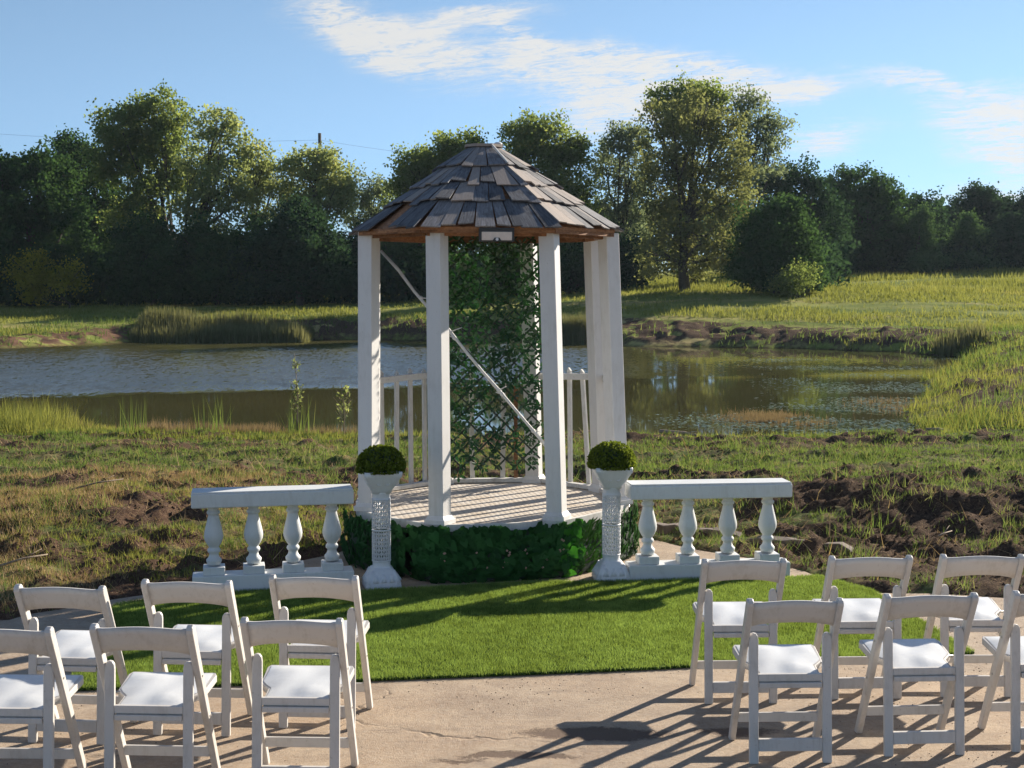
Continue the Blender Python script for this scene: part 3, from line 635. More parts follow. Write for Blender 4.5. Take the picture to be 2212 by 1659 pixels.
def build_tree(n, label, mat, base, tr, ls, den, lobes, group):
    bx, by, bz = base
    bz = float(terrain(np.array([bx]), np.array([by]))[0]) - .15
    t = thing(n, label, 'bush' if 'bush' in n or 'shrub' in n else 'tree', (bx, by, bz), 0, group)
    C, Sz = [], []
    for (x, y, z, rx, rz) in lobes:
        ry = (rx + rz) * .5
        vol = (rx * ry * rz) ** (1 / 3.)
        nc = int(26 * den * vol ** 1.75) + 8
        d = rand_dirs(nc); rad = rng.uniform(.25, 1, nc) ** .42
        d[:, 2] = np.where(d[:, 2] < -.6, d[:, 2] * .7, d[:, 2])
        cc = np.array([x, y, z]) + d * rad[:, None] * np.array([rx, ry, rz]) * (1 + .16 * rng.normal(size=(nc, 1)))
        cr = .30 + .20 * rng.random(nc) + .03 * vol
        ls = ls * 1.0
        nl = (30 * (ls / .22) ** -2 * (cr / .4) ** 2 * (1.15 if den > .9 else .8)).astype(int) + 4
        idx = np.repeat(np.arange(nc), nl)
        g = rng.normal(size=(len(idx), 3)) * .62; g[:, 2] *= .8
        C.append(cc[idx] + g * cr[idx][:, None]); Sz.append(np.repeat(rng.random(nc), nl))
    C = np.concatenate(C); cl = np.concatenate(Sz)
    gz = bz + .25
    ok = C[:, 2] > gz; C = C[ok]; cl = cl[ok]
    V = leaves(C, ls * rng.uniform(.75, 1.35, len(C)), .7, .25)
    tint = np.clip(cl * .6 + rng.random(len(C)) * .55 - .08, 0, 1)
    me = fast_mesh('crown', V - np.array([bx, by, bz]), 4, {'tint': tint})
    link_mesh('crown', me, LM[mat], t)
    # trunk and limbs
    b = MB(); L = sorted(lobes, key=lambda q: q[2])
    top = L[-1]; cx = sum(q[0] for q in lobes) / len(lobes)
    rr = random.Random(int(bx * 100) + 5)
    H_ = top[2] - bz
    def P(x, y, z): return (x - bx, y - by, z - bz)
    tx, tz = (top[0] * .5 + cx * .5), bz + H_ * .72
    trunk = [P(bx, by, bz), P(bx + .05 * H_ * (rr.random() - .5), by, bz + H_ * .18), P(bx * .6 + tx * .4, by + .1, bz + H_ * .42), P(bx * .2 + tx * .8, by, tz)]
    b.tube(trunk, [tr * 1.35, tr, tr * .75, tr * .35], 8)
    for (x, y, z, rx, rz) in lobes:
        if z - rz * .6 < bz + .6: continue
        k = rr.uniform(.2, .55); i = 1 if k < .35 else 2
        s_ = Vector(trunk[i]); e = Vector(P(x + rr.uniform(-.3, .3) * rx, y, z + .45 * rz)); m_ = s_.lerp(e, .5) + Vector((rr.uniform(-.3, .3), rr.uniform(-.3, .3), -.25))
        b.tube([s_, m_, e], [tr * .5, tr * .32, tr * .09], 6)
        for q in range(4):
            e2 = Vector(P(x + rr.uniform(-.9, .9) * rx, y + rr.uniform(-.8, .8) * rx, z + rr.uniform(-.2, .85) * rz))
            m2 = m_.lerp(e, rr.uniform(0, .6)); b.tube([m2, m2.lerp(e2, .5) + Vector((0, 0, -.12)), e2], [tr * .24, tr * .15, .02], 5)
    b.build('trunk', M_BARK, t)
    return t
for (n, lab, mat, base, tr, ls, den, lobes) in TREES:
    build_tree(n, lab, mat, base, tr, ls, den, lobes, 'trees and bushes beyond the pond')
# trees that stand outside the picture and close the treeline when seen from one side
for i, (x, y, w, h) in enumerate([(-34, 82, 4.5, 11), (-42, 84, 5, 12), (-50, 82, 5, 10), (46, 112, 5, 9), (55, 110, 5, 10)]):
    g = float(terrain(np.array([x * 1.]), np.array([y * 1.]))[0])
    build_tree('dark_tree', ['dark tree just past the left end of the treeline', 'dark tree second past the left end of the treeline', 'dark tree farthest past the left end of the treeline', 'dark tree just past the right end of the treeline', 'dark tree farthest past the right end of the treeline'][i], 'oak', (x, y, g), .3, .3, .8,
               [(x, y, g + h * .3, w, h * .3), (x - w * .3, y, g + h * .6, w * .7, h * .25), (x + w * .35, y, g + h * .72, w * .6, h * .25)], 'trees past the ends of the treeline')

# a far low wood behind, one dark mass seen only through gaps
def far_wood():
    n = 26000; x = rng.uniform(-95, 110, n); y = rng.uniform(125, 150, n); hgt = 5.0 + 2.6 * fbm(x, x * 0, .12, 3, 61)
    hgt = np.where((x > -34) & (x < -6), hgt * .72, hgt)
    gz = terrain(x, y); z = gz + hgt * rng.random(n) ** .7
    me = fast_mesh('far_wood', leaves(np.stack([x, y, z], 1), rng.uniform(.6, 1.1, n), .8), 4, {'tint': rng.random(n)})
    tag(link_mesh('far_wood', me, LM['oakdark']), 'low dark wood far behind the treeline', 'wood', kind='stuff')
far_wood()

# ---- utility pole and wires
t = thing('utility_pole', 'dark wooden utility pole sticking up behind the left trees', 'utility pole', (-20.15, 150, 2.6))
MB().tube([(0, 0, 0), (0.03, 0, 15.2)], [.21, .17], 8).build('pole', M_BARK, t)
MB().box((0, 0, 14.1), (.2, .34, .5)).build('pole_bracket', M_BLACK, t)
def sagwire(p0, p1, sag, n=24): 
    p0, p1 = Vector(p0), Vector(p1); return [p0.lerp(p1, i / n) - Vector((0, 0, sag * 4 * (i / n) * (1 - i / n))) for i in range(n + 1)]
b = MB(); b.tube(sagwire((-75, 145, 19.6), (-20.15, 150, 17.1), 1.2), .010, 4); tag(b.build('power_line', M_BLACK), 'thin power line running left from the utility pole', 'power line')
b = MB(); b.tube(sagwire((-20.15, 150, 17.1), (28, 205, 21), 2.0), .010, 4); tag(b.build('power_line', M_BLACK), 'thin power line running right from the utility pole towards the pavilion', 'power line')

# ================================================================== GROUND COVER (uncountable)
def scatter_grass(name, label, cat, n, xr, yr, hf, wf, lean, mat, keep=None, power=1.0, attrs=None):
    x = rng.uniform(*xr, n); y = yr[0] + (yr[1] - yr[0]) * rng.random(n) ** power
    z, dp, m, dpat = terrain(x, y, True)
    k = (dpat > .03) & (dp > .0)
    if keep is not None: k &= keep(x, y, z, dp, m)
    x, y, z, dp, m = x[k], y[k], z[k], dp[k], m[k]; n = len(x)
    h = hf(x, y, n); w = wf(x, y, n); l = np.clip(rng.normal(lean, .22, n), 0, .97)
    V = blades(x, y, z, h, w, l)
    tint = np.clip(fbm(x, y, .5, 3, 71) * .9 + rng.random(n) * .45 - .2, 0, 1)
    me = fast_mesh(name, V, 3, {'tint': tint}); tag(link_mesh(name, me, mat), label, cat, kind='stuff')
P_ = lambda s: fbm
# near bank: separate clumps with bare soil between them
def clumps(name, label, cat, nc, per, xr, yr, rad, hf, wf, lean, mat, keep, power=1.0, seed=1, tbase=0.):
    cx = rng.uniform(*xr, nc); cy = yr[0] + (yr[1] - yr[0]) * rng.random(nc) ** power
    _, dp, m, dpat = terrain(cx, cy, True); k = (dpat > .05) & (dp > .05) & (np.abs(cx) < .38 * cy + 1.0) & keep(cx, cy, dp, m)
    cx, cy = cx[k], cy[k]; nc = len(cx); cs = rng.uniform(.5, 1.4, nc); ct = rng.random(nc)
    idx = np.repeat(np.arange(nc), per); n = len(idx); a = rng.uniform(0, 2 * PI, n); r_ = rad * cs[idx] * np.sqrt(rng.random(n))
    x = cx[idx] + np.cos(a) * r_ * 1.5; y = cy[idx] + np.sin(a) * r_; z = terrain(x, y)
    h = hf(x, y, n) * cs[idx] * (1.15 - .5 * r_ / (rad * cs[idx])); V = blades(x, y, z, h, wf(x, y, n), np.clip(rng.normal(lean, .25, n), 0, .98))
    tint = np.clip(ct[idx] * .65 + rng.random(n) * .4 - .05 + tbase, 0, 1)
    me = fast_mesh(name, V, 3, {'tint': tint}); tag(link_mesh(name, me, mat), label, cat, kind='stuff')
clumps('bank_grass', 'short patchy green grass in clumps on the churned bank', 'grass', 23000, 17, (-9.5, 11), (9.2, 25.4), .10, lambda x, y, n: rng.uniform(.03, .085, n) * (1 + .02 * (y - 10)), lambda x, y, n: .0055 + .0010 * (y - 9), .55, M_GRASS,
       lambda x, y, dp, m: rng.random(len(x)) < np.clip(1.1 - m * 1.1, 0, 1) * (.18 + .82 * sstep(fbm(x, y, 1.0, 4, 82), .38, .56)) * (.6 + .4 * sstep(y, 13.6, 16)) + .06, 1.1)
clumps('tall_tufts', 'longer blades of grass in loose tufts on the dark soil', 'grass', 2400, 24, (-7, 9), (10, 21), .09, lambda x, y, n: rng.uniform(.07, .19, n), lambda x, y, n: .006 + .0007 * (y - 9), .5, M_GRASS,
       lambda x, y, dp, m: rng.random(len(x)) < .35, 1.0, tbase=.15)
clumps('golden_grass', 'dry golden grass on the mound at the left', 'grass', 8500, 17, (-8.5, -1.6), (9.4, 16.5), .09, lambda x, y, n: rng.uniform(.03, .11, n), lambda x, y, n: .006 + .0004 * (y - 9), .6, M_STRAW,
       lambda x, y, dp, m: rng.random(len(x)) < sstep(fbm(x, y, .9, 4, 84), .42, .60) * sstep(-x, 1.8, 3.4), 1.0)
clumps('olive_grass', 'yellowing grass tufts on the mound at the left', 'grass', 3600, 17, (-8.5, -1.2), (9.4, 14.8), .09, lambda x, y, n: rng.uniform(.03, .09, n), lambda x, y, n: .006 + .0004 * (y - 9), .55, M_FIELDGRASS,
       lambda x, y, dp, m: rng.random(len(x)) < sstep(fbm(x, y, 1.1, 4, 99), .45, .60), 1.0)
scatter_grass('straw_litter', 'dry straw and torn stalks lying on the soil', 'straw', 95000, (-9, 10.5), (9.2, 24), lambda x, y, n: rng.uniform(.02, .16, n) ** 1.0, lambda x, y, n: rng.uniform(.003, .009, n) + .0005 * (y - 9), .985, M_STRAW,
              lambda x, y, z, dp, m: (rng.random(len(x)) < sstep(fbm(x, y, .8, 4, 83), .38, .60) * .85 * (1 - .55 * sstep(x, 1.5, 3)) + .05) & (np.abs(x) < .38 * y + 1.2), 1.35)
# grass fringe on the near shore
scatter_grass('shore_grass', 'tall yellow green grass along the near shore', 'grass', 42000, (-12, 8), (22.8, 26.9), lambda x, y, n: rng.uniform(.04, .14, n) * (1 + 4.0 * sstep(-x, 7.4, 8.6)) * (.5 + fbm(x, y, .9, 3, 85)), lambda x, y, n: .018 + 0 * x, .35, M_FIELDGRASS,
              lambda x, y, z, dp, m: (dp < 2.6) & (rng.random(len(x)) < np.where(x < -1.5, .9, .22) * sstep(fbm(x, y, .7, 3, 86), .3, .5)))
scatter_grass('rusty_weeds', 'rust brown weeds standing at the near left shore', 'weeds', 16000, (-8.6, -2.6), (24.6, 26.6), lambda x, y, n: rng.uniform(.10, .30, n) * (.5 + .8 * fbm(x, y, 1.2, 2, 87)), lambda x, y, n: .014 + 0 * x, .3, M_WEED,
              lambda x, y, z, dp, m: (rng.random(len(x)) < sstep(fbm(x, y, .8, 3, 88), .38, .58) * (.4 + .6 * (x < -4.2))))
scatter_grass('shore_rushes', 'upright green rushes at the near left shore', 'rushes', 420, (-7.4, -2.2), (24.2, 25.6), lambda x, y, n: rng.uniform(.25, .8, n), lambda x, y, n: .018 + 0 * x, .12, M_GRASS,
              lambda x, y, z, dp, m: (np.abs(((x * 1.07) % 1.6) - .8) < .22))
# right bank
scatter_grass('right_bank_grass', 'long yellow green grass on the right bank', 'grass', 110000, (7.5, 30), (24.5, 58), lambda x, y, n: rng.uniform(.08, .36, n) * (.35 + 1.1 * fbm(x, y, .45, 3, 89)), lambda x, y, n: .02 + .0006 * (y - 24), .4, M_FIELDGRASS,
              lambda x, y, z, dp, m: (rng.random(len(x)) < (1.0 - m) * sstep(fbm(x, y, .7, 4, 90), .40, .54)) & (x < .38 * y + 2), 1.2)
scatter_grass('right_bank_weeds', 'dark green weeds mixed into the right bank', 'weeds', 60000, (7.2, 26), (24.8, 60), lambda x, y, n: rng.uniform(.08, .38, n) * (.35 + fbm(x, y, .5, 3, 100)), lambda x, y, n: .02 + .0006 * (y - 24), .45, M_GRASS,
              lambda x, y, z, dp, m: (rng.random(len(x)) < (1.05 - .8 * m) * sstep(fbm(x, y, .6, 4, 101), .40, .55)) & (x < .38 * y + 2), 1.2)
scatter_grass('bank_weeds', 'dark weeds on the far and right dirt banks', 'weeds', 60000, (-24, 22), (38, 71), lambda x, y, n: rng.uniform(.1, .42, n) * (.4 + fbm(x, y, .7, 3, 91)), lambda x, y, n: .045 + 0 * x, .4, M_GRASS,
              lambda x, y, z, dp, m: (dp < 4.5) & (rng.random(len(x)) < (.30 + .45 * (x < -3)) * sstep(fbm(x, y, .9, 3, 102), .40, .55)))
# far field
scatter_grass('field_grass', 'sunlit yellow green field beyond the pond', 'grass', 260000, (-46, 56), (58, 112), lambda x, y, n: rng.uniform(.10, .30, n) * (.3 + 1.3 * fbm(x, y, .18, 4, 92)) * (1 + .9 * sstep(x, 5, 14) * sstep(y, 70, 80)), lambda x, y, n: .05 + .0006 * (y - 58), .4, M_FIELDGRASS,
              lambda x, y, z, dp, m: (dp > 1.6 + 3.2 * sstep(x, -3, 3)) & (rng.random(len(x)) < sstep(fbm(x * .45, y * 1.3, .22, 4, 93), .40, .56) * .95 + .05) & (np.abs(x) < .48 * y + 3), 1.25)
# dark undergrowth at the foot of the treeline
def undergrowth():
    n = 42000; x = rng.uniform(-46, 20, n); y = rng.uniform(79, 92, n); x = x + 0
    lim = np.where(x < 8, 1, (x > 17) * 1.); gz = terrain(x, y)
    h = (1.6 + 2.4 * fbm(x, y, .25, 3, 62)); z = gz + h * rng.random(n) * lim
    k = (lim > 0); k &= ~((x > -1) & (y < 83))
    x, y, z = x[k], y[k], z[k]
    x2 = rng.uniform(17, 50, 26000); y2 = rng.uniform(104, 114, 26000) - 6 * (x2 < 24); z2 = terrain(x2, y2) + (1.6 + 2.2 * fbm(x2, y2, .25, 3, 63)) * rng.random(26000)
    P = np.stack([np.r_[x, x2], np.r_[y, y2], np.r_[z, z2]], 1)
    me = fast_mesh('undergrowth', leaves(P, rng.uniform(.22, .42, len(P)), .75), 4, {'tint': rng.random(len(P))})
    tag(link_mesh('undergrowth', me, LM['oakdark']), 'dark brush filling the foot of the treeline', 'undergrowth', kind='stuff')
undergrowth()
# reeds
def reeds(label, x0, x1, y0, y1, n, h0, h1):
    x = rng.uniform(x0, x1, n); y = rng.uniform(y0, y1, n); z = np.maximum(terrain(x, y), WATER) - .05
    e = np.clip(np.minimum(x - x0, x1 - x) / ((x1 - x0) * .05), 0, 1) ** .6
    V = blades(x, y, z, rng.uniform(h0, h1, n) * (.35 + .65 * e) * (.75 + .5 * fbm(x, y, .6, 3, 95)), .062 + 0 * x, np.clip(rng.normal(.12, .09, n), 0, .5))
    me = fast_mesh('reeds', V, 3, {'tint': np.clip(rng.random(n) * .8, 0, 1)}); tag(link_mesh('reeds', me, M_REED), label, 'reeds', kind='stuff')
reeds('long bed of tall reeds on the far left shore', -17.6, -9.4, 64.8, 67.8, 8500, .38, 1.0)
reeds('small clump of reeds on the far shore behind the pavilion', 2.1, 3.5, 62.2, 63.8, 3200, .9, 1.6)
reeds('thick tussock on the right bank', 16.0, 17.8, 52.6, 54.2, 650, .3, .85)
# floating weed and matted stalks at the right end of the pond
def pond_weed():
    n = 34000; x = rng.uniform(2, 16, n); y = 24.8 + 26 * rng.random(n) ** 1.35
    dp = polydist(x, y, POND); c = fbm(x * .55, y, .55, 4, 96); xl = .085 * y + 2.2 + 3.5 * np.exp(-((y - 28) / 3.) ** 2) * -1
    k = (dp < .3) & (rng.random(n) < sstep(c, .47, .60) * sstep(x - xl - .6, 0, 3)) ; x, y = x[k], y[k]; n = len(x)
    P = np.stack([x, y, np.full(n, WATER + .006) + rng.random(n) * .03], 1)
    a = rng.uniform(0, 2 * PI, n); s_ = rng.uniform(.02, .07, n); V = np.empty((n, 4, 3))
    for j in range(4):
        t_ = a + j * PI / 2; V[:, j] = P + np.stack([np.cos(t_) * s_ * (1 if j % 2 else .5), np.sin(t_) * s_ * (1 if j % 2 else .5), rng.uniform(-.006, .012, n)], 1)
    me = fast_mesh('pond_weed', V.reshape(-1, 3), 4, {'tint': rng.random(n)}); tag(link_mesh('pond_weed', me, LM['greyleaf']), 'floating mats of pale pond weed at the right end of the pond', 'pond weed', kind='stuff')
    n = 9000; x = np.concatenate([rng.normal(5.2, .42, n), rng.normal(8.6, .5, n // 4)]); y = np.concatenate([rng.normal(28.2, .7, n), rng.normal(31.5, .9, n // 4)])
    k = fbm(x, y, 1.2, 3, 97) > .47; x, y = x[k], y[k]; n = len(x)
    V = blades(x, y, np.full(n, WATER - .02), rng.uniform(.04, .17, n), .014 + 0 * x, np.clip(rng.normal(.5, .25, n), 0, .97))
    me = fast_mesh('matted_stalks', V, 3, {'tint': rng.random(n)}); tag(link_mesh('matted_stalks', me, M_WEED), 'matted rust brown stalks growing in the shallow water', 'weeds', kind='stuff')
pond_weed()
# loose clods and pebbles on the bank, grit on the patio
def rubble(name, label, cat, n, fx, size, mat, zf):
    x, y = fx(n); z = zf(x, y); V = []; n = len(x)
    s_ = rng.uniform(size[0], size[1], n) ; T = np.array([(1, 0, -.5), (-.5, .86, -.5), (-.5, -.86, -.5), (0, 0, .8)])
    tr = [(0, 1, 3), (1, 2, 3), (2, 0, 3)]
    out_ = np.empty((n, 3, 3, 3)); a = rng.uniform(0, 2 * PI, n); ca, sa = np.cos(a), np.sin(a); jit = rng.uniform(.6, 1.3, (n, 4, 1))
    base = T[None] * jit * s_[:, None, None]; rx_ = base[:, :, 0] * ca[:, None] - base[:, :, 1] * sa[:, None]; ry_ = base[:, :, 0] * sa[:, None] + base[:, :, 1] * ca[:, None]
    B = np.stack([rx_ + x[:, None], ry_ + y[:, None], base[:, :, 2] * .7 + z[:, None] + s_[:, None] * .15], 2)
    for j, f in enumerate(tr): out_[:, j] = B[:, list(f)]
    me = fast_mesh(name, out_.reshape(-1, 3), 3, {'tint': np.repeat(rng.random(n), 3)}); tag(link_mesh(name, me, mat), label, cat, kind='stuff')
M_CLOD = leafmat('soil_clods', (.035, .024, .018), (.14, .095, .065), .0, nscale=3)
M_GRIT = leafmat('patio_grit', (.09, .065, .05), (.34, .27, .2), .0, nscale=3)
def fclod(n):
    x = rng.uniform(-7, 9, n); y = rng.uniform(9.6, 20, n); z, dp, m, dpat = terrain(x, y, True); k = (dpat > -.05) & (rng.random(n) < m * .9 + .03); return x[k], y[k]
rubble('soil_clods', 'dark crumbled clods of soil on the bank', 'soil', 26000, fclod, (.008, .035), M_CLOD, terrain)
def fgrit(n):
    x = rng.uniform(-4, 4.5, n); y = rng.uniform(5.0, 11.5, n); k = rng.random(n) < sstep(fbm(x, y, .9, 4, 98), .42, .66); dpat = polydist(x, y, PATIO); k &= dpat < -.02; return x[k], y[k]
rubble('patio_grit', 'small loose grit and crumbs on the concrete', 'grit', 9000, fgrit, (.002, .0065), M_GRIT, lambda x, y: 0 * x + .001)

scatter_grass('torn_stalks', 'bleached torn stalks scattered over the bank', 'stalks', 2600, (-8, 10), (9.6, 24), lambda x, y, n: rng.uniform(.08, .36, n), lambda x, y, n: rng.uniform(.006, .014, n) + .0004 * (y - 9), .985, M_STRAW,
              lambda x, y, z, dp, m: (rng.random(len(x)) < .25 + .75 * m) & (np.abs(x) < .38 * y + 1.2), 1.2)
# ---- single sticks, saplings, stones on the bank
def stick(label, p0, p1, r, bend=.02, fork=True):
    b = MB(); p0, p1 = Vector(p0), Vector(p1); m_ = p0.lerp(p1, .5) + Vector((bend, 0, bend)); b.tube([p0, m_, p1], [r, r * .85, r * .5], 6)
    if fork: b.tube([m_, m_.lerp(p1, .5) + Vector((.03, .05, .05))], [r * .5, r * .2], 5)
    tag(b.build('fallen_branch', M_STICK), label, 'branch', 'dead sticks lying on the bank')
def gz(x, y): return float(terrain(np.array([x * 1.]), np.array([y * 1.]))[0])
stick('pale fallen branch at the water edge right of the pavilion', (2.55, 24.3, gz(2.55, 24.3) + .12), (3.25, 23.6, gz(3.25, 23.6) + .03), .035)
stick('bleached stick on the left mound above the leftmost chairs', (-3.95, 10.7, gz(-3.95, 10.7) + .05), (-3.62, 10.95, gz(-3.62, 10.95) + .09), .010)
stick('small bleached stick on the bank left of the left balustrade', (-4.2, 13.3, gz(-4.2, 13.3) + .04), (-3.75, 13.6, gz(-3.75, 13.6) + .07), .010)
stick('dark short log at the right corner of the pond', (7.35, 25.1, gz(7.35, 25.1) + .08), (7.7, 24.9, gz(7.7, 24.9) + .05), .05, fork=False)
stick('thin pale twig on the dark soil above the right chairs', (3.6, 12.1, gz(3.6, 12.1) + .04), (3.85, 12.3, gz(3.85, 12.3) + .08), .008)
def sapling(label, x, y, h, spread, nl, lw=.035):
    g = gz(x, y); t = thing('sapling', label, 'sapling', (x, y, g)); b = MB(); rr = random.Random(int(h * 100)); b.tube([(0, 0, -.05), (.02, 0, h * .5), (-.03, 0, h)], [.014, .010, .004], 6); C = []
    for k in range(26):
        f = rr.uniform(.30, 1.0); a = rr.uniform(0, 2 * PI); L_ = spread * (1.15 - f) * rr.uniform(.6, 1.2) + .05
        s_ = Vector((.0, 0, h * f * .92)); e = s_ + Vector((math.cos(a) * L_, math.sin(a) * L_, L_ * 1.1)); b.tube([s_, e], [.005, .002], 4)
        for q in range(nl // 26): C.append(tuple(s_.lerp(e, rr.uniform(.15, 1.05)) + Vector((rr.gauss(0, .02), rr.gauss(0, .02), rr.gauss(0, .03)))))
    b.build('stem', M_STICK, t); me = fast_mesh('leaves', leaves(np.array(C), rng.uniform(.05, .10, len(C)), .4), 4, {'tint': rng.random(len(C))}); link_mesh('foliage', me, LM['cottonpale'], t)
sapling('tall thin sapling standing alone at the shore left of the pavilion', -3.73, 24.5, 1.45, .10, 150)
sapling('bushy short sapling at the shore beside the left pavilion post', -2.9, 24.3, .95, .20, 120)
# half buried old concrete edging behind the right balustrade
M_OLDCONC = mat_simple('old_concrete', (.13, .095, .07), .9, noise=.45, nscale=14)
for i, (x0, y0, x1, y1, lab) in enumerate([(1.2, 12.65, 2.0, 12.3, 'piece of half buried concrete edging behind the left balusters of the right balustrade'), (2.05, 12.15, 2.85, 11.75, 'tilted piece of half buried concrete edging right of the right balustrade')]):
    b = MB(); z0 = gz((x0 + x1) / 2, (y0 + y1) / 2) + .03; 
    q0, q1 = Vector((x0, y0, z0 - .07)), Vector((x1, y1, z0 - .085)); n_ = 9; vs = []; re_ = random.Random(i + 70); dd = (q1 - q0).normalized(); sdv = Vector((-dd.y, dd.x, 0))
    for k in range(n_ + 1):
        c_ = q0.lerp(q1, k / n_); e_ = .5 if k in (0, n_) else 1
        for (a_, h_) in ((-.09, -.06), (.09, -.06), (.065, .05 * e_), (-.06, .05 * e_)): vs.append(c_ + sdv * (a_ + re_.gauss(0, .013)) + Vector((0, 0, h_ + re_.gauss(0, .010))))
    b.add(vs, [(3, 2, 1, 0), tuple(n_ * 4 + k for k in range(4))] + [(k * 4 + j, k * 4 + (j + 1) % 4, (k + 1) * 4 + (j + 1) % 4, (k + 1) * 4 + j) for k in range(n_) for j in range(4)])
    tag(b.build('concrete_edging', M_OLDCONC, bevel=.01), lab, 'edging')
for (x, y, s_, c_, lab) in [(-1.86, 10.75, .022, 'pinkish', 'small pinkish stone on the dirt left of the left balustrade'), (-3.0, 10.55, .016, 'white', 'small white stone behind the back left chair')]:
    bm = bmesh.new(); bmesh.ops.create_icosphere(bm, subdivisions=2, radius=s_)
    for v in bm.verts: v.co *= 1 + .25 * (random.random() - .5); v.co.z *= .7
    me = bpy.data.meshes.new('stone'); bm.to_mesh(me); bm.free(); o = link_mesh('stone', me, mat_simple('stone_' + c_, (.55, .36, .28) if c_ == 'pinkish' else (.6, .6, .58), .8, noise=.2), loc=(x, y, gz(x, y) + s_ * .6)); tag(o, lab, 'stone')

# ---- thin evening haze over the whole place
b = MB(); b.box((0, 75, 22), (560, 560, 48.0)); m, t, out = newmat('haze')
v = t.node('ShaderNodeVolumePrincipled', {'Color': (.70, .84, 1.0), 'Density': .00014, 'Anisotropy': .25}); t.l.new(v.outputs[0], out.inputs['Volume'])
o = b.build('haze', m); tag(o, 'thin pale evening haze in the air', 'haze', kind='stuff')
# ================================================================== ARTIFICIAL TURF
def turf(label, poly, seed, dense):
    """poly ccw; backing sheet plus blades"""
    r_ = np.random.default_rng(seed)
    cx = sum(p[0] for p in poly) / len(poly); cy = sum(p[1] for p in poly) / len(poly)
    t = thing('turf_mat', label, 'artificial turf', (cx, cy, 0), 0, 'turf mats laid before the pavilion')
    b = MB(); b.prism([(x - cx, y - cy) for x, y in poly], .004, .016); m, nt, out = M_TURFBACK
    b.build('turf_backing', m, t)
    xs = [p[0] for p in poly]; ys = [p[1] for p in poly]; A = (max(xs) - min(xs)) * (max(ys) - min(ys)); n = int(A * dense)
    x = r_.uniform(min(xs), max(xs), n); y = r_.uniform(min(ys), max(ys), n); d = polydist(x, y, poly); k = d < .004; x, y = x[k], y[k]; n = len(x)
    # tufted rows, slightly trampled patches
    h = (.020 + .012 * r_.random(n)) * (.72 + .55 * fbm(x, y, 2.2, 3, seed)); V = blades(x - cx, y - cy, np.full(n, .014), h, .0055 + 0 * x, np.clip(r_.normal(.5, .2, n) - .15 + .35 * fbm(x, y, 1.4, 2, seed + 3), 0, .9))
    tint = np.clip(r_.random(n) * .75 + (fbm(x, y, 14, 2, seed + 1) - .5) * .9 + (fbm(x, y, 1.2, 3, seed + 2) - .5) * .5 + .1, 0, 1)
    me = fast_mesh('turf_fibres', V, 3, {'tint': tint}); o = link_mesh('turf_fibres', me, M_TURFBLADE, t); o['kind'] = 'stuff'
M_TURFBACK = newmat('turf_backing'); _t = M_TURFBACK[1]; principled(_t, M_TURFBACK[2], _t.mix(_t.noise(wpos(_t), 60, 3, .6), (.010, .025, .006), (.03, .07, .012)), .95, .1)
seamL0, seamL1 = (-.826, 7.873), (-1.09, 10.16)
seamR0, seamR1 = (.928, 8.13), (.765, 10.5)
turf('wide middle mat of bright green artificial turf running up to the leafy skirt', [seamL0, (0.05, 7.995), seamR0, (.80, 9.4), seamR1, (.2, 10.5), (-.5, 10.33), seamL1], 5, 34000)
turf('left mat of artificial turf partly in shade in front of the left balustrade', [(-2.46, 7.68), (seamL0[0] - .008, 7.86), (seamL1[0] - .008, 10.13), (-1.2, 10.33), (-2.1, 10.12), (-2.5, 9.98), (-2.76, 9.72)], 6, 34000)
turf('right mat of duller artificial turf in front of the right balustrade', [(seamR0[0] + .01, 8.14), (2.80, 8.46), (2.61, 10.2), (2.34, 10.72), (2.12, 10.66), (.88, 10.50), (seamR1[0] + .012, 10.5), (.812, 9.4)], 9, 34000)

# ================================================================== PAVILION
base_posts = {'FL': (-.544, 10.62), 'FR': (.345, 10.80), 'R': (.874, 11.58), 'RB': (.785, 12.30), 'BR': (.203, 12.87), 'BL': (-.64, 12.78), 'LB': (-1.215, 12.12), 'L': (-1.147, 11.26)}
ORD = ['FL', 'FR', 'R', 'RB', 'BR', 'BL', 'LB', 'L']
B = [Vector((*base_posts[k], 0)) for k in ORD]
cB = sum(B, Vector()) / 8
FZ = .43; TOPZ = 2.645
Tp = [cB + (p - cB) * .945 + Vector((-.038, -.03, 0)) for p in B]
cT = sum(Tp, Vector()) / 8
pav = thing('pavilion', 'octagonal white wedding pavilion with a grey shingle roof', 'pavilion', (cB.x, cB.y, 0))
O = Vector((cB.x, cB.y, 0))
def L_(p): return Vector(p) - O
# floor deck
m, t, out = newmat('deck_mat')
p = wpos(t); rotp = t.scale(p, (1, 1, 1), rot=(0, 0, -.2)); X, Y, Z = t.xyz(rotp)
g1 = t.m('ABSOLUTE', t.m('SINE', t.m('MULTIPLY', X, 70.))); g2 = t.m('ABSOLUTE', t.m('SINE', t.m('MULTIPLY', Y, 88.)))
grid = t.m('MULTIPLY', g1, g2); n1 = t.noise(p, 5, 6, .65); n2 = t.noise(p, 45, 5, .7)
c = t.mix(t.mr(n1, .35, .65), (.64, .60, .54), (.54, .46, .36)); c = t.mix(t.mr(n2, .45, .7, 0, .5), c, (.34, .22, .13)); c = t.mix(t.mr(grid, .1, .5, .45, 0), c, (.33, .28, .22))
c = t.mix(t.mr(t.noise(p, 12, 4, .6), .66, .72, 0, .6), c, (.10, .08, .06))
principled(t, out, c, .7, .3, bump(t, t.m('ADD', grid, t.m('MULTIPLY', n2, .5)), .6, .004)); M_DECK = m
def off_poly(pts, c, k, add=0.): return [(c + (p - c) * k + (p - c).normalized() * add) for p in pts]
fl = off_poly(B, cB, 1, .055)
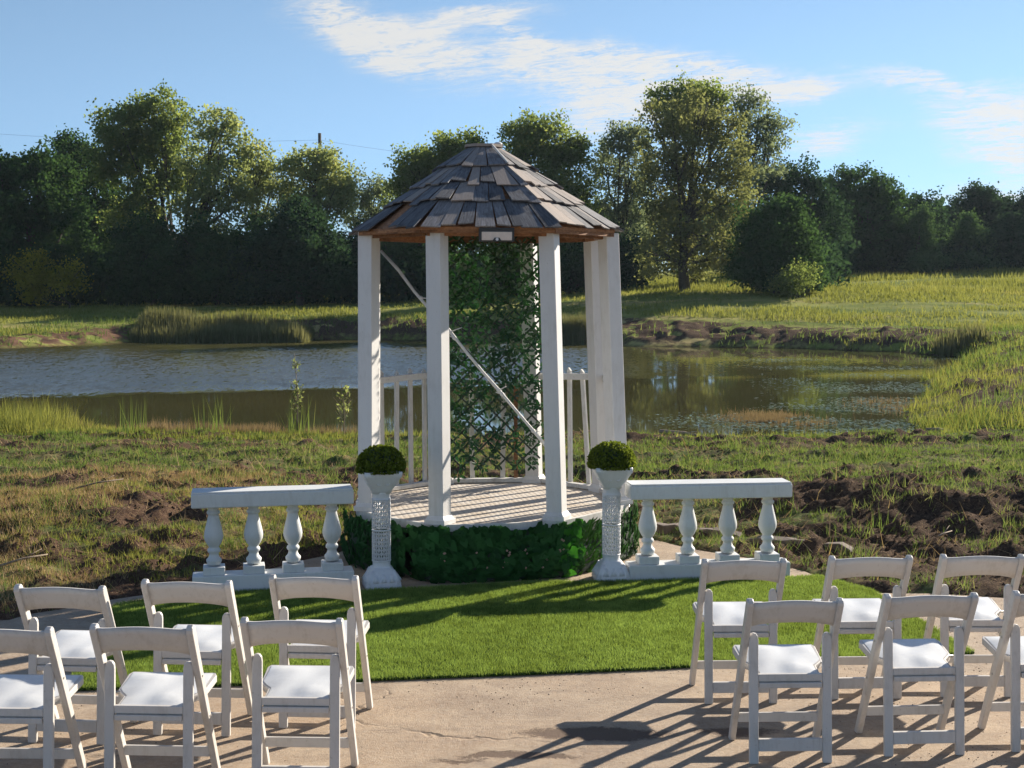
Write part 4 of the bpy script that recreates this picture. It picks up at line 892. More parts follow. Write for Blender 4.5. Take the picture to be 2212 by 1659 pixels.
# rounded outline between the posts at the front
outl = []
for i in range(8):
    a, b2 = fl[i], fl[(i + 1) % 8]
    for j in range(4):
        q = a.lerp(b2, j / 4); q = q + (q - cB).normalized() * (.035 * math.sin(PI * j / 4)); outl.append(L_(q))
MB().prism([(q.x, q.y) for q in outl], FZ - .045, FZ).build('deck', M_DECK, pav)
rimo = [q + q.normalized() * .03 for q in outl]
b = MB(); n = len(outl); vs = [(q.x, q.y, FZ - .085) for q in rimo] + [(q.x, q.y, FZ + .006) for q in rimo] + [(q.x, q.y, FZ + .006) for q in outl] + [(q.x, q.y, FZ - .085) for q in outl]
b.add(vs, [(i, (i + 1) % n, n + (i + 1) % n, n + i) for i in range(n)] + [(n + i, n + (i + 1) % n, 2 * n + (i + 1) % n, 2 * n + i) for i in range(n)] + [(2 * n + i, 2 * n + (i + 1) % n, 3 * n + (i + 1) % n, 3 * n + i) for i in range(n)] + [(3 * n + i, 3 * n + (i + 1) % n, (i + 1) % n, i) for i in range(n)])
b.build('deck_rim', M_PAINT, pav)
b = MB(); ub = [q * .90 for q in outl]; b.prism([(q.x, q.y) for q in ub], 0.0, FZ - .05); b.build('base_drum', M_PITCH, pav)
# posts
names_lab = {}
for i, k in enumerate(ORD):
    p0, p1 = L_(B[i]), L_(Tp[i]); p0.z = FZ; p1.z = TOPZ
    out_d = (p0 - Vector((0, 0, FZ))).normalized(); ang = math.atan2(out_d.y, out_d.x)
    if k in ('FL', 'FR'): ang = {'FL': R(-90 - 28), 'FR': R(-90 - 22)}[k]
    if k == 'L': ang = R(-90 - 25)
    if k == 'R': ang = R(-90 + 32)
    w = .126
    zax = (p1 - p0).normalized(); u = Vector((math.cos(ang), math.sin(ang), 0)); yv = zax.cross(u).normalized(); xv = yv.cross(zax)
    Mx = Matrix(((xv.x, yv.x, zax.x, p0.x), (xv.y, yv.y, zax.y, p0.y), (xv.z, yv.z, zax.z, p0.z), (0, 0, 0, 1)))
    ht = (p1 - p0).length
    b = MB(); b.box((0, 0, ht / 2), (w, w, ht), M=Mx); po = b.build('post', M_VINYL, pav, bevel=.006)
    b = MB(); b.box((0, 0, .02), (w + .05, w + .05, .04), M=Mx); b.box((0, 0, .052), (w + .035, w + .035, .028), M=Mx, taper=(.84, .84)); b.build('post_base', M_VINYL, po, bevel=.004)
# low curb boards on the deck edge behind, and railing with pickets
def seg(i): return L_(B[i]), L_(B[(i + 1) % 8])
rr = random.Random(3)
for i in (2, 3, 4, 5, 6):        # R-RB, RB-BR, BR-BL, BL-LB, LB-L
    a, c2 = seg(i); d = (c2 - a); Ln = d.length; d.normalize(); nrm = Vector((d.y, -d.x, 0))
    a2, c3 = a + d * .05, c2 - d * .05
    MB().bar(a2 + Vector((0, 0, FZ + .022)), c3 + Vector((0, 0, FZ + .026)), .07, .036).build('curb_board', M_PAINT, pav, bevel=.004)
    sag = rr.uniform(-.02, .02); zr = FZ + .985
    if i != 4: rl = MB().bar(a2 + Vector((0, 0, zr + sag)), c3 + Vector((0, 0, zr - sag)), .036, .055).build('rail', M_PAINT, pav, bevel=.004)
    np_ = {2: 3, 3: 3, 4: 2, 5: 4, 6: 4}[i]
    for j in range(np_):
        f = (j + 1) / (np_ + 1) ; q = a.lerp(c2, f) + nrm * .038
        tilt = rr.uniform(-.012, .012) + (.07 if (i == 3 and j == 0) else 0)
        top = q + d * tilt * 1.0 + Vector((0, 0, FZ + 1.02 + rr.uniform(.0, .03))); bot = q - d * tilt * .4 + Vector((0, 0, FZ - .01))
        w = .042; x = d * w / 2; y = nrm * .010
        vs = [bot - x - y, bot + x - y, bot + x + y, bot - x + y, top - x - y, top + x - y, top + x + y, top - x + y, top - y + Vector((0, 0, .028)) + x * .3, top + y + Vector((0, 0, .028)) + x * .3]
        MB().add(vs, [(3, 2, 1, 0), (0, 1, 5, 8, 4), (1, 2, 6, 9, 8, 5) if False else (1, 2, 6, 5), (2, 3, 7, 9, 6), (3, 0, 4, 7), (5, 6, 9, 8), (4, 8, 9, 7)]).build('picket', M_PAINT, pav)
# one bare wood picket behind the leafy screen
a, c2 = seg(4); q = a.lerp(c2, .20) + Vector((0, .02, 0)); MB().bar(q + Vector((0, 0, FZ)), q + Vector((0, 0, FZ + .98)), .036, .02, (0, 1, 0)).build('picket', M_RAFTER, pav)['label'] = 'bare wood picket'

# roof
APZ = 3.335; EZ = 2.685
apex = Vector((-.235, 11.72, 0))
eave = [apex + (p - cT) * 1.045 + (p - cT).normalized() * .035 + Vector((0, 0, EZ)) for p in Tp]
eave[7] += Vector((.03, 0, -.03)); eave[6] += Vector((.04, 0, 0)); eave[0] += Vector((-.06, -.03, -.01)); eave[1] += Vector((.04, -.03, 0))
cap = [apex + (e - apex - Vector((0, 0, EZ))).normalized() * .145 + Vector((0, 0, APZ)) for e in eave]
EO = [L_(e) for e in eave]; CO = [L_(c_) for c_ in cap]
# solid sheathing under the shingles
b = MB()
for i in range(8):
    j = (i + 1) % 8; th = Vector((0, 0, -.022)); vs = [EO[i] * 1, EO[j] * 1, CO[j] * 1, CO[i] * 1]
    low = Vector((0, 0, -.018)); vs = [v + low for v in vs]; b.add(vs + [v + th for v in vs], [(0, 1, 2, 3), (7, 6, 5, 4), (0, 4, 5, 1), (2, 6, 7, 3)])
b.build('roof_sheathing', M_RAFTER, pav)
for i in range(8):                                    # fascia and ring beams, rafters
    j = (i + 1) % 8; a, c2 = EO[i], EO[j]; inn = lambda v, k, z: Vector((v.x * k + (1 - k) * L_(apex).x, v.y * k + (1 - k) * L_(apex).y, z))
    MB().bar(inn(a, .985, EZ - .050), inn(c2, .985, EZ - .048), .022, .042).build('fascia_board', M_RAFTER, pav)
    MB().bar(inn(a, .90, EZ - .062), inn(c2, .90, EZ - .060), .036, .058).build('ring_beam', M_RAFTER, pav)
    mid = (a + c2) * .5
    for s_ in (a, mid):
        e0 = inn(s_, .93, EZ - .045); e1 = Vector((L_(apex).x * .9 + s_.x * .1, L_(apex).y * .9 + s_.y * .1, APZ - .10)); MB().bar(e0, e1, .032, .05).build('rafter', M_RAFTER, pav)
# shingles, course by course
tb = [0.0, .285, .52, .745, 1.055]     # course butt lines as a share of the slope
rs = random.Random(21)
for i in range(8):
    j = (i + 1) % 8; a0, a1, e0, e1 = CO[i], CO[j], EO[i], EO[j]
    fn = (e1 - e0).cross(a0 - e0).normalized()
    if fn.z < 0: fn = -fn
    def pt(u, v): return (a0.lerp(a1, u)).lerp(e0.lerp(e1, u), v)
    for k in range(4):
        vb = tb[k + 1]; vt = max(-.02, tb[k] - .05); wlow = (pt(1, vb) - pt(0, vb)).length; u = -.02; first = True
        while u < 1.0:
            w = rs.uniform(.085, .175) / wlow
            if u + w > .93: w = 1.02 - u
            u1 = min(u + w, 1.03)
            if i == 7 and k == 3 and .30 < u + w / 2 < .56: u = u1; continue          # boards missing over the left front side
            if i == 0 and k == 3 and u < 0: u = u1 - w * .6; continue
            dv = rs.uniform(-.034, .034); g = .006 / wlow; lift = .003 + .010 * rs.random() ** 2; skew = rs.uniform(-.018, .018) / wlow
            q = [pt(u + g + skew, vb + dv + rs.uniform(-.014, .014)), pt(u1 - g + skew, vb + dv + rs.uniform(-.006, .006)), pt(u1 - g * .5, vt), pt(u + g * .5, vt)]
            th = fn * rs.uniform(.008, .013); lo = fn * (.016 + lift); hi = fn * .002
            vs = [q[0] + lo, q[1] + lo, q[2] + hi, q[3] + hi, q[0] + lo + th, q[1] + lo + th, q[2] + hi + th * .3, q[3] + hi + th * .3]
            ctr = sum(vs, Vector()) / 8; o = MB()
            # local frame with z up the slope so the grain follows the board
            zax = ((q[2] + q[3]) - (q[0] + q[1])).normalized(); xax = zax.cross(fn).normalized(); yax = zax.cross(xax)
            Mx = Matrix(((xax.x, yax.x, zax.x, ctr.x), (xax.y, yax.y, zax.y, ctr.y), (xax.z, yax.z, zax.z, ctr.z), (0, 0, 0, 1))); Mi = Mx.inverted()
            o.add([Mi @ v for v in vs], [(3, 2, 1, 0), (4, 5, 6, 7), (0, 1, 5, 4), (1, 2, 6, 5), (2, 3, 7, 6), (3, 0, 4, 7)])
            s_ = o.build('shingle', M_SHINGLE, pav); s_.matrix_local = Mx; u = u1
# narrow ridge boards near the top
for i in (1,):
    a = CO[i] + Vector((0, 0, .03)); c2 = CO[i].lerp(EO[i], .27) + Vector((0, 0, .035)); MB().bar(a, c2, .012, .016).build('ridge_strip', M_PAINT, pav)
b = MB(); cp = [(CO[k] - L_(apex) - Vector((0, 0, APZ))) for k in range(8)]
b.prism([(L_(apex).x + v.x * 1.12, L_(apex).y + v.y * 1.12) for v in cp], APZ + .012, APZ + .034); b.build('roof_cap', M_SHINGLE, pav)
MB().lathe([(.035, 0), (.035, .012), (.02, .022), (.001, .024)], 10, (L_(apex).x + .12, L_(apex).y, APZ + .034)).build('cap_knob', M_PAINT, pav)
# small hook under the right eave
q = L_(Tp[2]) + Vector((-.12, -.12, 2.60)); MB().tube([q + Vector((0, 0, .05)), q, q + Vector((.012, 0, -.018)), q + Vector((.026, 0, 0)), q + Vector((.02, 0, .016))], .004, 6).build('hook', M_STEEL, pav)

# ---- solar lamp
lt = thing('solar_lamp', 'black solar wall lamp with a pale panel under the front eave', 'lamp', (-.115, 10.55, 2.60))
lt.rotation_euler = (0, 0, R(8))
MB().box((0, 0, 0), (.262, .04, .105)).build('lamp_housing', M_BLACK, lt, bevel=.006)
MB().box((0, -.0235, -.010), (.225, .008, .062)).build('lamp_panel', M_PANEL, lt, bevel=.002)
MB().box((0, -.0215, .044), (.262, .006, .014)).build('lamp_hood', M_BLACK, lt, bevel=.002)
b = MB(); vs = [(-.034, -.034, -.046), (.034, -.034, -.046), (.018, -.034, -.022), (-.018, -.034, -.022)]; vs += [(x, -.0225, z) for x, y, z in vs]
b.add(vs, [(0, 1, 2, 3), (7, 6, 5, 4), (0, 4, 5, 1), (1, 5, 6, 2), (2, 6, 7, 3), (3, 7, 4, 0)]); b.build('sensor_mount', M_BLACK, lt)
b = MB(); b.tube([(0, -.032, -.034), (0, -.040, -.034)], .011, 14); b.build('sensor', M_PLASTIC, lt)

# ---- white pole braced across the opening
bp = thing('branch_pole', 'thin white knobbly pole leaning diagonally across the pavilion opening', 'pole', (-1.05, 11.42, 2.50))
P0 = Vector((0, 0, 0)); P1 = Vector((.30 + 1.05, 11.05 - 11.42, .93 - 2.50)); pts = [P0.lerp(P1, k / 10) + Vector((.006 * math.sin(k * 2.1), 0, .008 * math.sin(k * 1.7))) for k in range(11)]
MB().tube(pts, [.012 + .002 * (k % 3 == 1) for k in range(11)], 8).build('pole_stem', M_PAINT, bp)
for f, dx, dz in ((.24, .09, .0), (.41, .10, .035), (.44, -.05, .02), (.70, .06, .03), (.72, -.05, .015), (.90, .05, -.005)):
    q = P0.lerp(P1, f); MB().tube([q, q + Vector((dx, .01, dz))], [.006, .004], 6).build('twig', M_PAINT, bp); MB().lathe([(.001, -.02), (.017, -.008), (.017, .008), (.001, .02)], 8, q).build('knot', M_PAINT, bp)

# ---- leafy trellis
tr = thing('leafy_trellis', 'expanding trellis covered in artificial leaves hanging at the back of the pavilion', 'trellis', (-.2, 12.60, .60))
W_, H_ = .83, 2.03
tw = lambda u, z: (u, .0)
rl_ = random.Random(8)
x0, x1 = -.405, .425; sp = .156
def clip_diag(c, sgn):
    # line x = x0 + (z*sgn + c): collect the segment inside the rectangle
    pts = []
    for z in (0, H_):
        x = c + sgn * z
        if x0 <= x <= x1: pts.append((x, z))
    for x in (x0, x1):
        z = (x - c) / sgn
        if 0 < z < H_: pts.append((x, z))
    if len(pts) >= 2: pts = sorted(pts)[:1] + sorted(pts)[-1:]; return pts
    return None
nodes = []
k = -20
for sgn, yy in ((1.0, -.006), (-1.0, .006)):
    for k in range(-20, 26):
        c_ = x0 + k * sp
        s2 = clip_diag(c_, sgn)
        if not s2 or abs(s2[0][0] - s2[1][0]) < .05: continue
        (xa, za), (xb, zb) = s2; ov = .035 if rl_.random() < .8 else 0; d = Vector((xb - xa, 0, zb - za)).normalized()
        pa = Vector((xa, yy, za)) - d * ov * (za > .1 or rl_.random() < .5); pb = Vector((xb, yy, zb)) + d * ov
        MB().bar(pa, pb, .016, .006, (0, 1, 0)).build('lath', M_WILLOW, tr)
def sprig_mesh(seed, nl=5):
    r2 = random.Random(seed); b = MB()
    for q in range(nl):
        a = 2 * PI * q / nl + r2.uniform(-.3, .3) + PI / 4; el = r2.uniform(-.2, .75); Ln = r2.uniform(.042, .062); wd = Ln * .42
        d = Vector((math.cos(a) * math.cos(el), -math.sin(el), math.sin(a) * math.cos(el))); sd_ = d.cross(Vector((0, 1, 0))).normalized(); dn = d.cross(sd_).normalized()
        s0 = d * .008; v = [s0, s0 + d * Ln * .4 + sd_ * wd * .5 - dn * .004, s0 + d * Ln * .75 + sd_ * wd * .38 - dn * .004, s0 + d * Ln, s0 + d * Ln * .75 - sd_ * wd * .38 - dn * .004, s0 + d * Ln * .4 - sd_ * wd * .5 - dn * .004, s0 + d * Ln * .5]
        b.add(v, [(0, 1, 6), (1, 2, 6), (2, 3, 6), (3, 4, 6), (4, 5, 6), (5, 0, 6)], True)
    me = b.mesh('leaf_sprig'); at = me.attributes.new('tint', 'FLOAT', 'FACE'); at.data.foreach_set('value', np.repeat(np.array([r2.random() for _ in range(nl)], np.float32), 6)); me.materials.append(M_SPRIG); return me
SPR = [sprig_mesh(40 + i) for i in range(5)]
spots = []
zz = .03; row = 0
while zz < H_ + .02:
    x = x0 + (sp / 2 if row % 2 else 0)
    while x < x1 + .03:
        if not (zz > H_ - .18 and x < -.05 and rl_.random() < .45) and not (zz < .25 and rl_.random() < .35):
            rep = (2 if rl_.random() < .6 else 1) if zz < .95 else (2 if zz < H_ - .25 else 2)
            if rl_.random() < .35: rep += 1
            for q in range(rep): spots.append((x + rl_.gauss(0, .012 + .03 * (q > 0)), zz + rl_.gauss(0, .012 + .03 * (q > 0))))
        x += sp / 1.0 if True else 0
    zz += sp / 2; row += 1
# extra sprigs half way between the crossings
for q in range(230):
    z_ = rl_.uniform(.2, H_); x_ = rl_.uniform(x0, x1)
    if z_ > .9 or rl_.random() < .6: spots.append((x_, z_))
spots.sort(key=lambda s_: s_[1])
rest = MB(); tv = []
step = max(1.0, len(spots) / 295.0)
pick = set(int(i * step) for i in range(295))
def sprig_matrix(): return Matrix.Rotation(rl_.uniform(-.5, .5), 4, 'X') @ Matrix.Rotation(rl_.uniform(0, 6.28), 4, 'Y') @ Matrix.Scale(rl_.uniform(.85, 1.2), 4)
for idx, (x, z) in enumerate(spots):
    Mx = Matrix.Translation((x, -.014 - .012 * rl_.random(), z)) @ sprig_matrix(); me = SPR[idx % 5]
    if idx in pick:
        o = bpy.data.objects.new('leaf_sprig', me); COL.objects.link(o); o.parent = tr; o.matrix_local = Mx
    else:
        rest.add([v.co.copy() for v in me.vertices], [tuple(p_.vertices) for p_ in me.polygons], True, M=Mx); tv += [d_.value for d_ in me.attributes['tint'].data]
me = rest.mesh('leaf_sprigs_between'); at = me.attributes.new('tint', 'FLOAT', 'FACE'); at.data.foreach_set('value', np.array(tv, np.float32))
o = link_mesh('trellis_foliage', me, M_SPRIG, tr); o['kind'] = 'stuff'

# ---- leafy skirt panels round the deck
def leaf_shape(kind, seed):
    r2 = random.Random(seed)
    if kind == 'ivy': out_ = [(0, .008), (.030, -.010), (.050, .024), (.030, .066), (0, .112), (-.030, .066), (-.050, .024), (-.030, -.010)]
    else: out_ = [(0, 0), (.013, .02), (.017, .05), (.010, .085), (0, .11), (-.010, .085), (-.017, .05), (-.013, .02)]
    vs = [(x * r2.uniform(.9, 1.1), -.004 - .012 * abs(x) / .046 - .010 * (y / .1) ** 2, -y) for x, y in out_] + [(0, -.016, -.05)]
    fs = [(i, 8, (i + 1) % 8) for i in range(8)]
    me = bpy.data.meshes.new('leaf'); me.from_pydata(vs, [], fs); at = me.attributes.new('tint', 'FLOAT', 'FACE'); at.data.foreach_set('value', np.full(8, r2.random(), np.float32))
    me.polygons.foreach_set('use_smooth', [True] * 8); return me
SK = [q.normalized() * (q.length + .0) for q in rimo]     # 32 points around, 4 per side, index 0 at FL post
def skirt(label, f0, f1, kind, n, mats, seed, group='leafy panels wrapped round the pavilion base', out_r=.04, flare=.03, rows=6):
    r2 = random.Random(seed); t = thing('leaf_panel', label, 'leaf panel', (O.x, O.y, 0), 0, group)
    ms = []
    for m_ in mats:
        for q in range(6):
            me = leaf_shape(kind, seed * 10 + q); me.materials.append(m_); ms.append((m_, me))
    def P(f, z):
        i = int(math.floor(f)) % 32; fr = f - math.floor(f); a, c_ = rimo[i], rimo[(i + 1) % 32]; q = a.lerp(c_, fr); nn = q.normalized(); return q + nn * (out_r + flare * (1 - z / .4)) + Vector((0, 0, z)), nn
    b = MB(); seg_n = 16      # dark net behind the leaves
    vs = []; 
    for k in range(seg_n + 1):
        for z in (.02, .2, .385): q, nn = P(f0 + (f1 - f0) * k / seg_n, z); vs.append(q - nn * .02)
    for k in range(seg_n + 1):
        for z in (.02, .2, .385): q, nn = P(f0 + (f1 - f0) * k / seg_n, z); vs.append(q - nn * .024)
    N_ = 3 * (seg_n + 1); fs = []
    for k in range(seg_n):
        for z in range(2): i0 = k * 3 + z; fs += [(i0, i0 + 3, i0 + 4, i0 + 1), (N_ + i0, N_ + i0 + 1, N_ + i0 + 4, N_ + i0 + 3)]
    b.add(vs, fs); b.build('backing_net', M_WILLOW, t)
    cnt = 0; rest_ = {0: [MB(), []], 1: [MB(), []]}
    for k in range(n):
        f = r2.uniform(f0, f1); z = .02 + .40 * (((k % rows) + r2.random()) / rows); q, nn = P(f, z)
        mi = 0
        if len(mats) > 1 and r2.random() < max(0., 1 - abs(f - (f0 + (f1 - f0) * .93)) / ((f1 - f0) * .10)) * .85: mi = 1  # painted sun patch: lit leaves gather near the far end
        me = ms[mi * 6 + r2.randrange(6)][1]; ang = math.atan2(nn.y, nn.x) + PI / 2
        sc_ = r2.uniform(.55, .95)
        Ml = Matrix.Translation(q + nn * (.012 * (k % 3)) + Vector((0, 0, .02))) @ Matrix.Rotation(ang, 4, 'Z') @ Matrix.Rotation(r2.uniform(.0, .75) if z > .1 else r2.uniform(.5, 1.2), 4, 'X') @ Matrix.Rotation(r2.gauss(0, .6) if kind == 'ivy' else r2.gauss(.5, .5), 4, 'Y') @ Matrix.Scale(sc_, 4)
        if k % max(1, round(n / 290)) == 0 and cnt < 290:
            cnt += 1; o = bpy.data.objects.new('leaf', me); COL.objects.link(o); o.parent = t; o.matrix_local = Ml
        else:
            rb2 = rest_[mi]; rb2[0].add([v_.co.copy() for v_ in me.vertices], [tuple(p_.vertices) for p_ in me.polygons], True, M=Ml); rb2[1] += [r2.random()] * 8
    for mi, (bb, tv_) in rest_.items():
        if bb.v:
            mm = bb.mesh('leaves_between'); at = mm.attributes.new('tint', 'FLOAT', 'FACE'); at.data.foreach_set('value', np.array(tv_, np.float32)); link_mesh('foliage', mm, mats[mi], t)['kind'] = 'stuff'
    return t
M_GAPSPOT = mat_simple('sunlit_gap_spots', (.42, .27, .2), .7, noise=.2)  # tan colour stands for sunlit ground showing through gaps in the leaves
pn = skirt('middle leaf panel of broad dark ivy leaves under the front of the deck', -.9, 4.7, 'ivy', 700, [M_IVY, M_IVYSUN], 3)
rb_ = random.Random(5); b = MB()
for q in range(26):
    f = rb_.choice([.3, 1.3, 1.6, 2.1, 2.2, 2.7, 2.8, 3.3, 3.4, 3.8]) + rb_.uniform(-.1, .1); i = int(f); a = rimo[i].lerp(rimo[i + 1], f - i); z = rb_.choice([.12, .17, .22, .25, .3]) + rb_.uniform(-.02, .02)
    p_ = a + a.normalized() * .085; b.box((p_.x, p_.y, z), (.010, .010, .014), rot=(rb_.random(), rb_.random(), rb_.random()))
b.build('sunlit_gap_spot', M_GAPSPOT, pn)['kind'] = 'stuff'
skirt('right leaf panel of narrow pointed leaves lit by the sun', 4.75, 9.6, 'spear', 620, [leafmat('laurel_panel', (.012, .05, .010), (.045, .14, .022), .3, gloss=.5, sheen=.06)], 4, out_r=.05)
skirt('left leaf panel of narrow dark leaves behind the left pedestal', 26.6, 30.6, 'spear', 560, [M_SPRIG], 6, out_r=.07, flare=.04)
skirt('narrow leaf strip left of the dark gap under the deck', 30.0, 30.75, 'ivy', 90, [M_IVY], 8, out_r=.05)
# little stake with a foot standing at the right rear of the base
st = thing('metal_stake', 'short black and grey stake on a flat foot behind the right pedestal', 'stake', (.965, 11.75, 0))
MB().tube([(0, 0, 0), (0, 0, .2)], .012, 10).build('stake_rod', M_STEEL, st); MB().tube([(0, 0, .2), (0, 0, .40)], .018, 10).build('stake_sleeve', M_BLACK, st); MB().box((.01, 0, .006), (.14, .10, .012)).build('stake_foot', M_BLACK, st, bevel=.003)

# ================================================================== BALUSTRADES
def balustrade(label, x0, y0, x1, y1):
    ang = math.atan2(y1 - y0, x1 - x0); Ln = math.hypot(x1 - x0, y1 - y0)
    t = thing('balustrade', label, 'balustrade', (x0, y0, 0), ang, 'white balustrades beside the pavilion')
    d = .20
    MB().box((Ln / 2, d / 2, .0625), (Ln, d, .125)).build('plinth', M_STONE, t, bevel=.008)
    r = MB(); r.box((Ln / 2, d / 2, .678), (Ln, d + .05, .105)); r.build('top_rail', M_STONE, t, bevel=.010)
    MB().box((Ln / 2, d / 2, .736), (Ln - .012, d + .034, .012)).build('rail_cap', M_STONE, t, bevel=.004)
    prof = [(.048, .0), (.050, .012), (.056, .03), (.056, .045), (.040, .065), (.034, .085), (.034, .098), (.044, .108), (.0475, .122), (.044, .136), (.035, .146), (.036, .152), (.052, .178), (.0665, .215), (.070, .245), (.067, .275), (.058, .320), (.046, .375),
            (.0385, .415), (.037, .425), (.046, .432), (.049, .444), (.046, .456), (.038, .463), (.040, .485), (.048, .505), (.062, .518)]
    me0 = MB().lathe(prof, 28).mesh('baluster'); me0.materials.append(M_STONE)
    me1 = MB().box((0, 0, .034), (.155, .155, .068)).mesh('baluster_block'); me1.materials.append(M_STONE)
    for k in range(4):
        bx = .155 + k * (Ln - .31) / 3
        o = bpy.data.objects.new('baluster', me0); COL.objects.link(o); o.parent = t; o.location = (bx, d / 2, .125 + .0665); o.scale = (1, 1, .868)
        q = bpy.data.objects.new('baluster_block', me1); COL.objects.link(q); q.parent = o; q.location = (0, 0, -.0766); bv = q.modifiers.new('bevel', 'BEVEL'); bv.width = .005; bv.segments = 2
balustrade('white balustrade standing left of the pavilion partly in shade', -2.31, 10.13, -1.165, 10.36)
balustrade('white balustrade standing right of the pavilion in full sun', .885, 10.54, 2.12, 10.68)

# ================================================================== PEDESTALS AND TOPIARY
def pedestal(label, x, y, rz):
    t = thing('pedestal', label, 'pedestal', (x, y, 0), rz, 'openwork white pedestals flanking the pavilion')
    def sq(prof, n=1):
        b = MB()
        for (w0, z0), (w1, z1) in zip(prof[:-1], prof[1:]):
            b.box((0, 0, (z0 + z1) / 2), (w0, w0, z1 - z0), taper=(w1 / w0, w1 / w0))
        return b
    # scalloped square base
    me = MB()
    def scal(w, z, k): 
        pts = []
        for i in range(32):
            a = 2 * PI * i / 32 + PI / 4; s_ = max(abs(math.cos(a)), abs(math.sin(a))); r_ = w / 2 / s_; r_ = r_ * (1 - k * (s_ < .78)); r_ *= 1 + .035 * math.cos(8 * a) * k * 4
            pts.append((r_ * math.cos(a), r_ * math.sin(a), z))
        return pts
    rings = [scal(.262, 0, .03), scal(.266, .02, .03), scal(.250, .055, .06), scal(.232, .085, .10), scal(.215, .10, .12), scal(.175, .125, .05), scal(.150, .150, .2)]
    vs = [p for r_ in rings for p in r_]; fs = [tuple(reversed(range(32)))] + [(i * 32 + k, i * 32 + (k + 1) % 32, (i + 1) * 32 + (k + 1) % 32, (i + 1) * 32 + k) for i in range(len(rings) - 1) for k in range(32)] + [tuple((len(rings) - 1) * 32 + k for k in range(32))]
    me.add(vs, fs, True); bo = me.build('base', M_PLASTIC, t)
    lob = MB()
    for k in range(4):
        a = k * PI / 2
        for s_ in (-1, 0, 1):
            q = Matrix.Rotation(a, 4, 'Z') @ Vector((s_ * .062, -.118, .048)); q2 = Matrix.Rotation(a, 4, 'Z') @ Vector((s_ * .056, -.095, .105)); lob.tube([q, q2], [.026, .012], 8)
        q = Matrix.Rotation(a + PI / 4, 4, 'Z') @ Vector((0, -.15, .03)); q2 = Matrix.Rotation(a + PI / 4, 4, 'Z') @ Vector((0, -.105, .13)); lob.tube([q, q2], [.028, .016], 8)
    lob.build('base_scallops', M_PLASTIC, bo)
    MB().lathe([(.080, .125), (.080, .14), (.070, .152), (.066, .165), (.066, .195), (.068, .20)], 24, caps=False).build('lower_collar', M_PLASTIC, t)
    MB().lathe([(.068, .645), (.066, .65), (.066, .69), (.072, .70), (.072, .712), (.064, .72)], 24, caps=False).build('upper_collar', M_PLASTIC, t)
    # openwork shaft: rows of scrolls round a tube
    sh = MB(); r_ = .066; rows = 15; cols = 11; dz = .455 / rows
    def W(a, z, rr_=0): return ((r_ + rr_) * math.cos(a), (r_ + rr_) * math.sin(a), z)
    for i in range(rows):
        z = .197 + dz * (i + .5); mid_gap = (i == 7)
        if mid_gap:
            for k in range(24):
                pass
            sh.tube([W(2 * PI * k / 24, z) for k in range(25)], .007, 6, False); continue
        for k in range(cols):
            a0 = 2 * PI * (k + .5 * (i % 2)) / cols; da = PI / cols
            for s_ in (-1, 1):
                pts = [];
                for q in range(9):
                    ph = -PI * .5 + q / 8 * PI * 1.55; rad_ = (1 - .035 * q); pts.append(W(a0 + s_ * (da * .5 - da * .46 * rad_ * math.cos(ph)), z + dz * .50 * rad_ * math.sin(ph), .001 * (q % 2)))
                sh.tube(pts, .0036, 4, False)
            sh.tube([W(a0 + da, z - dz * .62), W(a0 + da, z + dz * .62)], .0030, 4, False)
    for z in (.197, .655): sh.tube([W(2 * PI * k / 24, z) for k in range(25)], .006, 6, False)
    s_ = sh.build('openwork_shaft', M_PLASTIC, t)
    # flared square capital with volutes
    me = MB(); rings = [scal(.135, .70, .16), scal(.150, .725, .16), scal(.19, .755, .08), scal(.235, .795, .05), scal(.255, .82, .02), scal(.272, .835, .0), scal(.276, .868, .0)]
    vs = [p for r2_ in rings for p in r2_]; fs = [tuple(reversed(range(32)))] + [(i * 32 + k, i * 32 + (k + 1) % 32, (i + 1) * 32 + (k + 1) % 32, (i + 1) * 32 + k) for i in range(len(rings) - 1) for k in range(32)] + [tuple((len(rings) - 1) * 32 + k for k in range(32))]
    me.add(vs, fs, True); cp_ = me.build('capital', M_PLASTIC, t)
    vl = MB()
    for k in range(4):
        for s_ in (-1, 1):
            Mr = Matrix.Rotation(k * PI / 2, 4, 'Z'); pts = [Mr @ Vector((s_ * (.034 + .030 * (1 - q / 14) * math.cos(q * .75)), -.098 - .012 * (q / 12), .782 + .026 * (1 - q / 14) * math.sin(q * .75))) for q in range(12)]
            vl.tube(pts, .005, 5)
    vl.build('volutes', M_PLASTIC, cp_)
    return t
pedestal('openwork white pedestal at the left of the deck carrying a dark green leaf ball', -.967, 10.40, R(14))
pedestal('openwork white pedestal at the right of the deck beside the sunlit balustrade', .752, 10.64, R(6))
def topiary(label, x, y, z, r_):
    t = thing('boxwood_ball', label, 'topiary', (x, y, z), 0, 'leaf balls on the pedestals')
    b = MB(); b.lathe([(.001, -.03), (r_ * .75, -.025), (r_ * .86, .02), (r_ * .80, .07), (r_ * .6, .115), (r_ * .3, .143), (.001, .148)], 20, caps=False); b.build('core', M_WILLOW, t)
    n = 6500; d = rand_dirs(n); d = d[d[:, 2] > -.28]; n = len(d)
    rr_ = rng.uniform(.86, 1.04, n); P = d * rr_[:, None] * np.array([r_, r_, r_ * .88]); P[:, 2] = np.maximum(P[:, 2] , -.035) 
    me = fast_mesh('leaves', leaves(P, rng.uniform(.016, .028, n), .75), 4, {'tint': np.clip((rr_ - .86) / .18 * .6 + rng.random(n) * .5, 0, 1)}); o = link_mesh('foliage', me, M_BOX, t); o['kind'] = 'stuff'
topiary('dark boxwood ball with a bright rim on the left pedestal', -.967, 10.40, .895, .178)
topiary('sunlit boxwood ball on the right pedestal', .752, 10.64, .895, .178)

